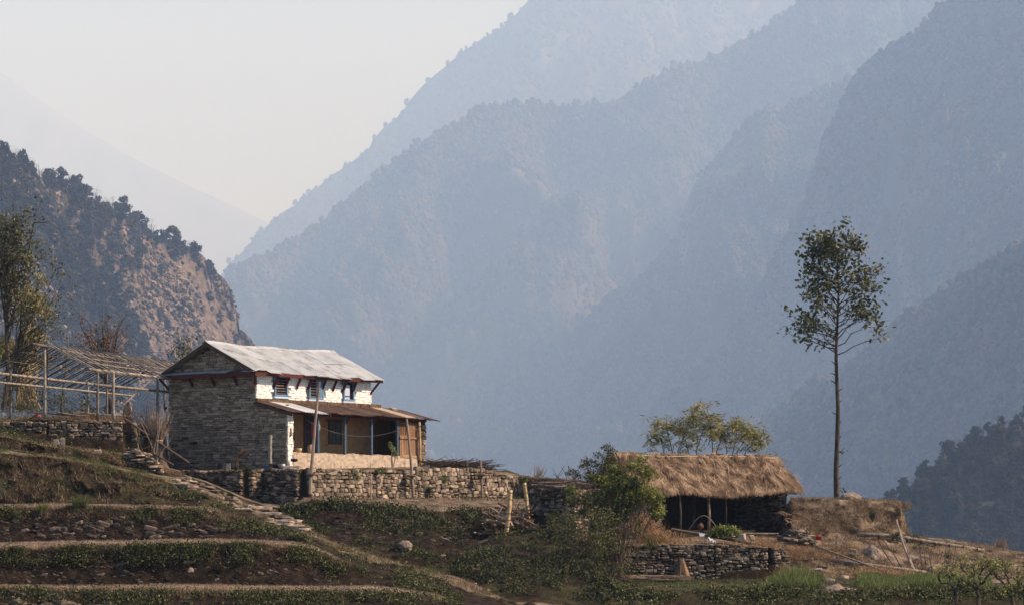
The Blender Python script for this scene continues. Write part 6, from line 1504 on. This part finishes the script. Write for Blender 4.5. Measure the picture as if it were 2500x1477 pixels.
# plants on the sunlit wall
for i, (x, y, rx, ry, lb) in enumerate(((872, 1160, 15, 20, 'green bush hanging over the middle of the sunlit wall'), (768, 1152, 12, 12, 'green plant growing on the sunlit wall beside the tall pole'), (930, 1150, 14, 7, 'low weeds along the top of the sunlit wall'), (1045, 1195, 9, 8, 'small leafy weed at the foot of the sunlit wall'), (1088, 1170, 8, 8, 'small weed in the joints of the sunlit wall'), (1280, 1172, 14, 12, 'green weeds at the end of the house terrace'), (602, 1146, 14, 6, 'ferns hanging over the shaded wall corner'), (575, 1142, 12, 7, 'ferns on the yard edge under the broom sheaf'), (2310, 1372, 18, 18, 'round green shrub among the stakes of the right bank'), (2130, 1256, 13, 12, 'dark green tuft growing from the right bank'), (2195, 1246, 10, 12, 'dark tuft at the corner of the right bank'), (2190, 1308, 12, 9, 'dark tuft beside the long bamboo pole'), (2235, 1314, 11, 10, 'second dark tuft beside the long bamboo pole'))):
    D = {602: 110.2, 575: 110.6, 2310: 105.8, 2130: 110.6, 2195: 111.4, 2190: 109.0, 2235: 109.6, 1280: 121.2}.get(x, 111.2 if x < 800 else (112.6 if x < 900 else (113.6 if x < 1000 else 116.2)))
    bl = [(x + rnd.gauss(0, rx * .5), y + rnd.gauss(0, ry * .5), rx * .5, ry * .5, 1) for _ in range(9)]
    clump_plant('wall_plant', lb, 'plant', W(x, y + ry, D), bl, 34, .085, 'crop' if x < 1300 and i not in (6, 7) else 'fern', D, .12, .05, 'twig', .5, .008, twig=2)
# pruned trees at the lower right
for i, (bx, ty, D, lb) in enumerate(((2330, 1395, 93.0, 'short pruned tree with a leafy head left of the other pruned trees'), (2385, 1370, 94.0, 'pruned tree with forked bare stubs in the middle of its row'), (2470, 1385, 94.5, 'pruned tree with upright stubs near the right edge'), (2500, 1420, 92.5, 'pruned tree cut by the right edge of the view'))):
    base = W(bx + 4, 1500, D); t = thing('pruned_tree', base, lb, 'tree'); m_ = MB(); P = []
    fork = W(bx, 1440, D); branch(m_, base, fork, .085, .07, 4, .06, 7)
    for k in range(4):
        e = W(bx + (k - 1.5) * 22 + rnd.uniform(-6, 6), ty + 25 + rnd.uniform(-15, 18), D + rnd.uniform(-.4, .4)); branch(m_, fork, e, .055, .03, 4, .1, 6)
        for q in range(5):
            f = e + Vector((rnd.gauss(0, .16), rnd.gauss(0, .12), rnd.uniform(.12, .42))); branch(m_, e, f, .025, .012, 2, .05, 4)
            P.append(np.array(f) + rng.normal(size=(18, 3)) * .13)
    m_.build('trunk', MT['bark'], t); leaves('foliage', np.concatenate(P), .12, MT['leaf_bush'], t)

# ------------------------------------------------------------------ ground cover
MT['rim'] = M('olive_rim_grass', [(.05, .05, .02), (.12, .115, .05), (.24, .21, .12)], 1.2, .9, 0, var=.35, trans=.2)
def cover(band, px0, px1, n, t0, t1, sc=.9, lo=-.1):
    px = rng.uniform(px0, px1, n); t = rng.uniform(t0, t1, n); P = on_band(band, px, t)
    return P[rng.random(n) < np.clip((fbm(P * sc, 3) - lo) * 2.2, 0, 1)]
def tri_(*ps): return np.concatenate(ps)
def lipcover(band, px0, px1, n, t0, sc=.8, lo=-.35):
    px = rng.uniform(px0, px1, n); t = 1 - (1 - t0) * rng.uniform(0, 1, n) ** 1.4; P = on_band(band, px, t)
    dens = np.clip((fbm(P * np.array([sc, sc, .1]), 3) - lo) * 2.2, 0, 1) * np.clip((t - t0) / (1 - t0) * 2.5 + .1, 0, 1)
    return P[rng.random(n) < dens]
P = np.concatenate([lipcover(0, -60, 1130, 26000, .5, 1.3, lo=-.45), lipcover(2, -60, 860, 30000, .5, 1.3, lo=-.45), lipcover(4, 300, 760, 15000, .45, 1.3, lo=-.3), lipcover(4, -60, 400, 6000, .6, lo=-.05), cover(4, 520, 760, 3500, .3, 1, lo=-.2),
                    cover(2, 800, 1130, 9000, 0, 1, 1, -.3), cover(4, 740, 1150, 2500, 0, 1, 1, -.2), cover(6, 520, 1150, 4500, 0, 1, 1, -.25)])
rim = rng.random(len(P)) < .45
Pn = P + rng.normal(size=P.shape) * np.array([.06, .09, .07]) + np.array([0, -.17, .06])
tag(leaves('terrace_creeper', Pn[rim], rng.uniform(.05, .095, rim.sum()), MT['ivy'], aspect=.7), 'dark green creeper along the lips of the left terraces', 'creeper', kind='stuff')
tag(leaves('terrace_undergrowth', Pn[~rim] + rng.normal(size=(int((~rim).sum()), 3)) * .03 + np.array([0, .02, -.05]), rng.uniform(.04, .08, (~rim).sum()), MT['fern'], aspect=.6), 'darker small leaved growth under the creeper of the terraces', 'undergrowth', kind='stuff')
P = tri_(lipcover(0, -60, 1100, 6500, .8, 1.6, -.4), lipcover(2, -60, 860, 6500, .8, 1.6, -.4), lipcover(4, -60, 740, 7000, .75, 1.6, -.4)); tag(blades('rim_grass', P, .2, .014, MT['rim'], lean=.8, wind=(0, -.3, 0)), 'green grass sprouting from the terrace rims', 'grass', kind='stuff')
P = np.concatenate([lipcover(10, 690, 1290, 22000, .4, 1.1, lo=-.3), cover(10, 690, 1150, 9000, .1, .7, 1.2, lo=.05)]); P = P + rng.normal(size=P.shape) * np.array([.06, .1, .09]) + np.array([0, -.18, .06])
tag(leaves('bank_creeper', P, .09, MT['fern'], aspect=.7), 'dark green creeper over the shaded bank below the field', 'creeper', kind='stuff')
P = np.concatenate([cover(8, 1110, 1490, 22000, .1, 1, 1.2, -.3)]); P = P + rng.normal(size=P.shape) * np.array([.12, .16, .12]) + np.array([0, -.15, .08])
tag(leaves('bank_ferns', P, .12, MT['fern'], aspect=.45), 'dark ferns covering the bank above the bend of the path', 'ferns', kind='stuff')
P = np.concatenate([lipcover(8, 1500, 2600, 19000, .45, lo=-.45), cover(9, 1500, 2600, 9000, 0, .5, lo=0), cover(8, 1500, 2600, 6000, 0, 1, lo=-.1)]); P = P + rng.normal(size=P.shape) * np.array([.06, .08, .07]) + np.array([0, -.08, .03])
tag(leaves('edge_creeper', P, .095, MT['ivy'], aspect=.75), 'green creeper along the edge of the crop terrace', 'creeper', kind='stuff')
P = np.concatenate([cover(6, -60, 500, 9000, .05, 1, .8, .1), cover(10, 2000, 2500, 3500, .1, 1, 1, .25), cover(10, 1240, 1420, 4000, .1, 1, 1, -.1), cover(12, -60, 310, 7000, .0, 1, .8, -.1), cover(11, -60, 330, 5000, .0, 1, .8, -.2), cover(10, -60, 480, 3000, 0, 1, .9, .05), cover(11, 740, 1290, 3500, .75, 1, 1.5, -.1)]); P = P + rng.normal(size=P.shape) * .07 + np.array([0, -.06, .03])
tag(leaves('bank_weeds', P, .085, MT['ivy'], aspect=.6), 'patchy green weeds on the grassy banks', 'weeds', kind='stuff')
def tri(*ps): return np.concatenate(ps)
P = tri(cover(1, -60, 1090, 26000, 0, 1, .8, -.6), cover(3, -60, 830, 26000, 0, 1, .8, -.6), cover(5, -60, 540, 16000, 0, 1, .8, -.6), cover(11, 740, 1300, 15000, 0, 1, .8, -.3))
tag(blades('crop_stubble', P, .07, .016, MT['stubble'], lean=.8), 'pale dry stubble over the terrace strips', 'stubble', kind='stuff')
P = tri(cover(4, -60, 760, 9000, .0, 1, .9, -.2), cover(2, -60, 860, 8000, 0, 1, .9, -.2), cover(0, -60, 1100, 7000, 0, 1, .9, -.2), cover(10, 700, 1300, 12000, 0, 1, .9, -.2), cover(8, 1110, 1500, 6000, 0, 1, .9, -.2), cover(6, -60, 520, 9000, 0, 1, .7, -.3), cover(12, -60, 310, 5000, 0, 1, .9, -.2))
tag(blades('root_tangle', P, .14, .013, MT['roots'], lean=1.1, wind=(0, -.5, -.6)), 'dark dead roots and grass hanging on the terrace banks', 'dead grass', kind='stuff')
P = cover(6, -60, 480, 2600, 0, 1, 1.6, .15); tag(blades('bank_tussocks', P, .42, .015, MT['grass_dry'], lean=.6), 'taller dry grass tussocks on the bank above the upper terrace', 'grass', kind='stuff')
P = tri(cover(6, -60, 520, 9000, 0, 1, .7, -.2), cover(10, -60, 450, 8000, 0, 1, .9, -.4), cover(11, -60, 450, 9000, 0, 1, .9, -.4), lipcover(0, -60, 1100, 5000, .75, lo=-.8), lipcover(2, -60, 860, 5000, .75, lo=-.8), lipcover(4, -60, 760, 6000, .6, lo=-.8), cover(12, 1900, 2220, 15000, 0, 1, 1.1, -.4), cover(11, 1900, 2600, 9000, 0, 1, 1, -.4), cover(10, 1880, 2600, 22000, 0, 1, 1.1, -.4), cover(12, 1180, 1420, 9000, 0, 1, 1, -.5), cover(13, 1900, 2260, 6000, 0, .6, 1, -.5), cover(13, -60, 310, 9000, 0, .6, 1, -.5), cover(11, 1850, 2000, 3000, 0, .6, 1, -.5), cover(7, 740, 1240, 4000, 0, 1, 1.5, -.1))
tag(blades('dry_grass', P, .17, .014, MT['grass_dry'], lean=.7), 'short dry brown grass on the banks', 'grass', kind='stuff')
P = tri(cover(7, -60, 500, 6000, 0, 1, 1, -.2), cover(6, -60, 480, 14000, .6, 1, .8, -.1), cover(8, -60, 1100, 4000, 0, 1, 1, -.3), cover(7, 750, 1230, 5000, 0, 1, 1, .0), cover(9, 1500, 2100, 9000, .1, .9, 1, -.2), cover(10, 690, 1100, 4000, 0, .3, 1, -.2))
tag(blades('green_grass', P, .13, .013, MT['grass_green'], lean=.6), 'short green grass beside the path and on the ledges', 'grass', kind='stuff')
P = tri(cover(9, 2095, 2345, 12000, .15, .98, 1.2, -.45), cover(9, 2345, 2420, 900, .3, .9, .8, -.4))
tag(blades('green_crop', P, .34, .022, MT['crop'], lean=.35), 'strip of young green crop below the right bank', 'crop', kind='stuff')
P = tri(cover(9, 1870, 2010, 7000, .15, .98, 1.5, -.1)); tag(blades('mustard_crop', P, rng.uniform(.25, .75, len(P)) * np.clip(1.2 - np.abs(CX + P[:, 0] / P[:, 1] * F_PX - 1945) / 80, .3, 1), .02, MT['crop'], lean=.3), 'taller yellow green crop beside the hut wall', 'crop', kind='stuff')
# hay and straw lying about the hut
P = tri(np.array(GP(1600, 106.2, .1)) + rng.normal(size=(2600, 3)) * np.array([.5, .35, .22]), np.array(W(1570, 1295, 105.6)) + rng.normal(size=(1800, 3)) * np.array([.35, .3, .3]))
o = blades('hay_heap', P, .3, .016, MT['hay'], lean=1.4); tag(o, 'heap of loose hay at the left corner of the hut', 'hay', kind='stuff')
P = tri(cover(11, 1840, 2010, 4500, 0, .5, 1.2, -.6), cover(10, 1900, 2090, 4500, .6, 1, 1.2, -.5), cover(11, 1560, 1900, 3500, 0, .35, 1.2, -.4))
o = blades('loose_straw', P, .24, .014, MT['hay'], lean=1.6); tag(o, 'loose straw strewn over the ground before the hut', 'straw', kind='stuff')
P = lipcover(10, 1490, 1760, 2600, .8, lo=-.6) + np.array([0, -.45, .05]); tag(blades('hanging_straw', P, .4, .014, MT['hay'], lean=.9, wind=(0, -.8, -1.3)), 'dry grass hanging over the top of the hut wall', 'grass', kind='stuff')
P = np.array(W(2150, 1402, 103.4)) + rng.normal(size=(1800, 3)) * np.array([.7, .3, .16]); tag(blades('hay_heap', P, .28, .014, MT['hay'], lean=1.3), 'low mound of brown hay above the green crop', 'hay', kind='stuff')
for px, py, D, n, h, lb in ((196, 1240, 99.5, 420, .55, 'big pale green grass tuft on the terrace lip'), (103, 1252, 99.3, 300, .45, 'smaller green grass tuft left of the big one'), (2212, 1240, 112.4, 160, .35, 'dry grass tuft hanging at the corner of the right bank'), (2445, 1335, 111.3, 120, .5, 'grass tuft on the skyline of the right bank'), (1590, 1340, 103.2, 120, .8, 'tall reedy grass growing before the hut opening'), (1315, 1163, 123, 60, .7, 'wispy dry grass on the end of the house terrace')):
    c = W(px, py, D); P = np.array(c) + rng.normal(size=(n, 3)) * np.array([.12, .1, .03]); b = blades('grass_tuft', P, h, .016, MT['grass_green' if px < 300 or px == 1590 else 'grass_dry'], None, c, lean=.55); tag(b, lb, 'grass tuft')
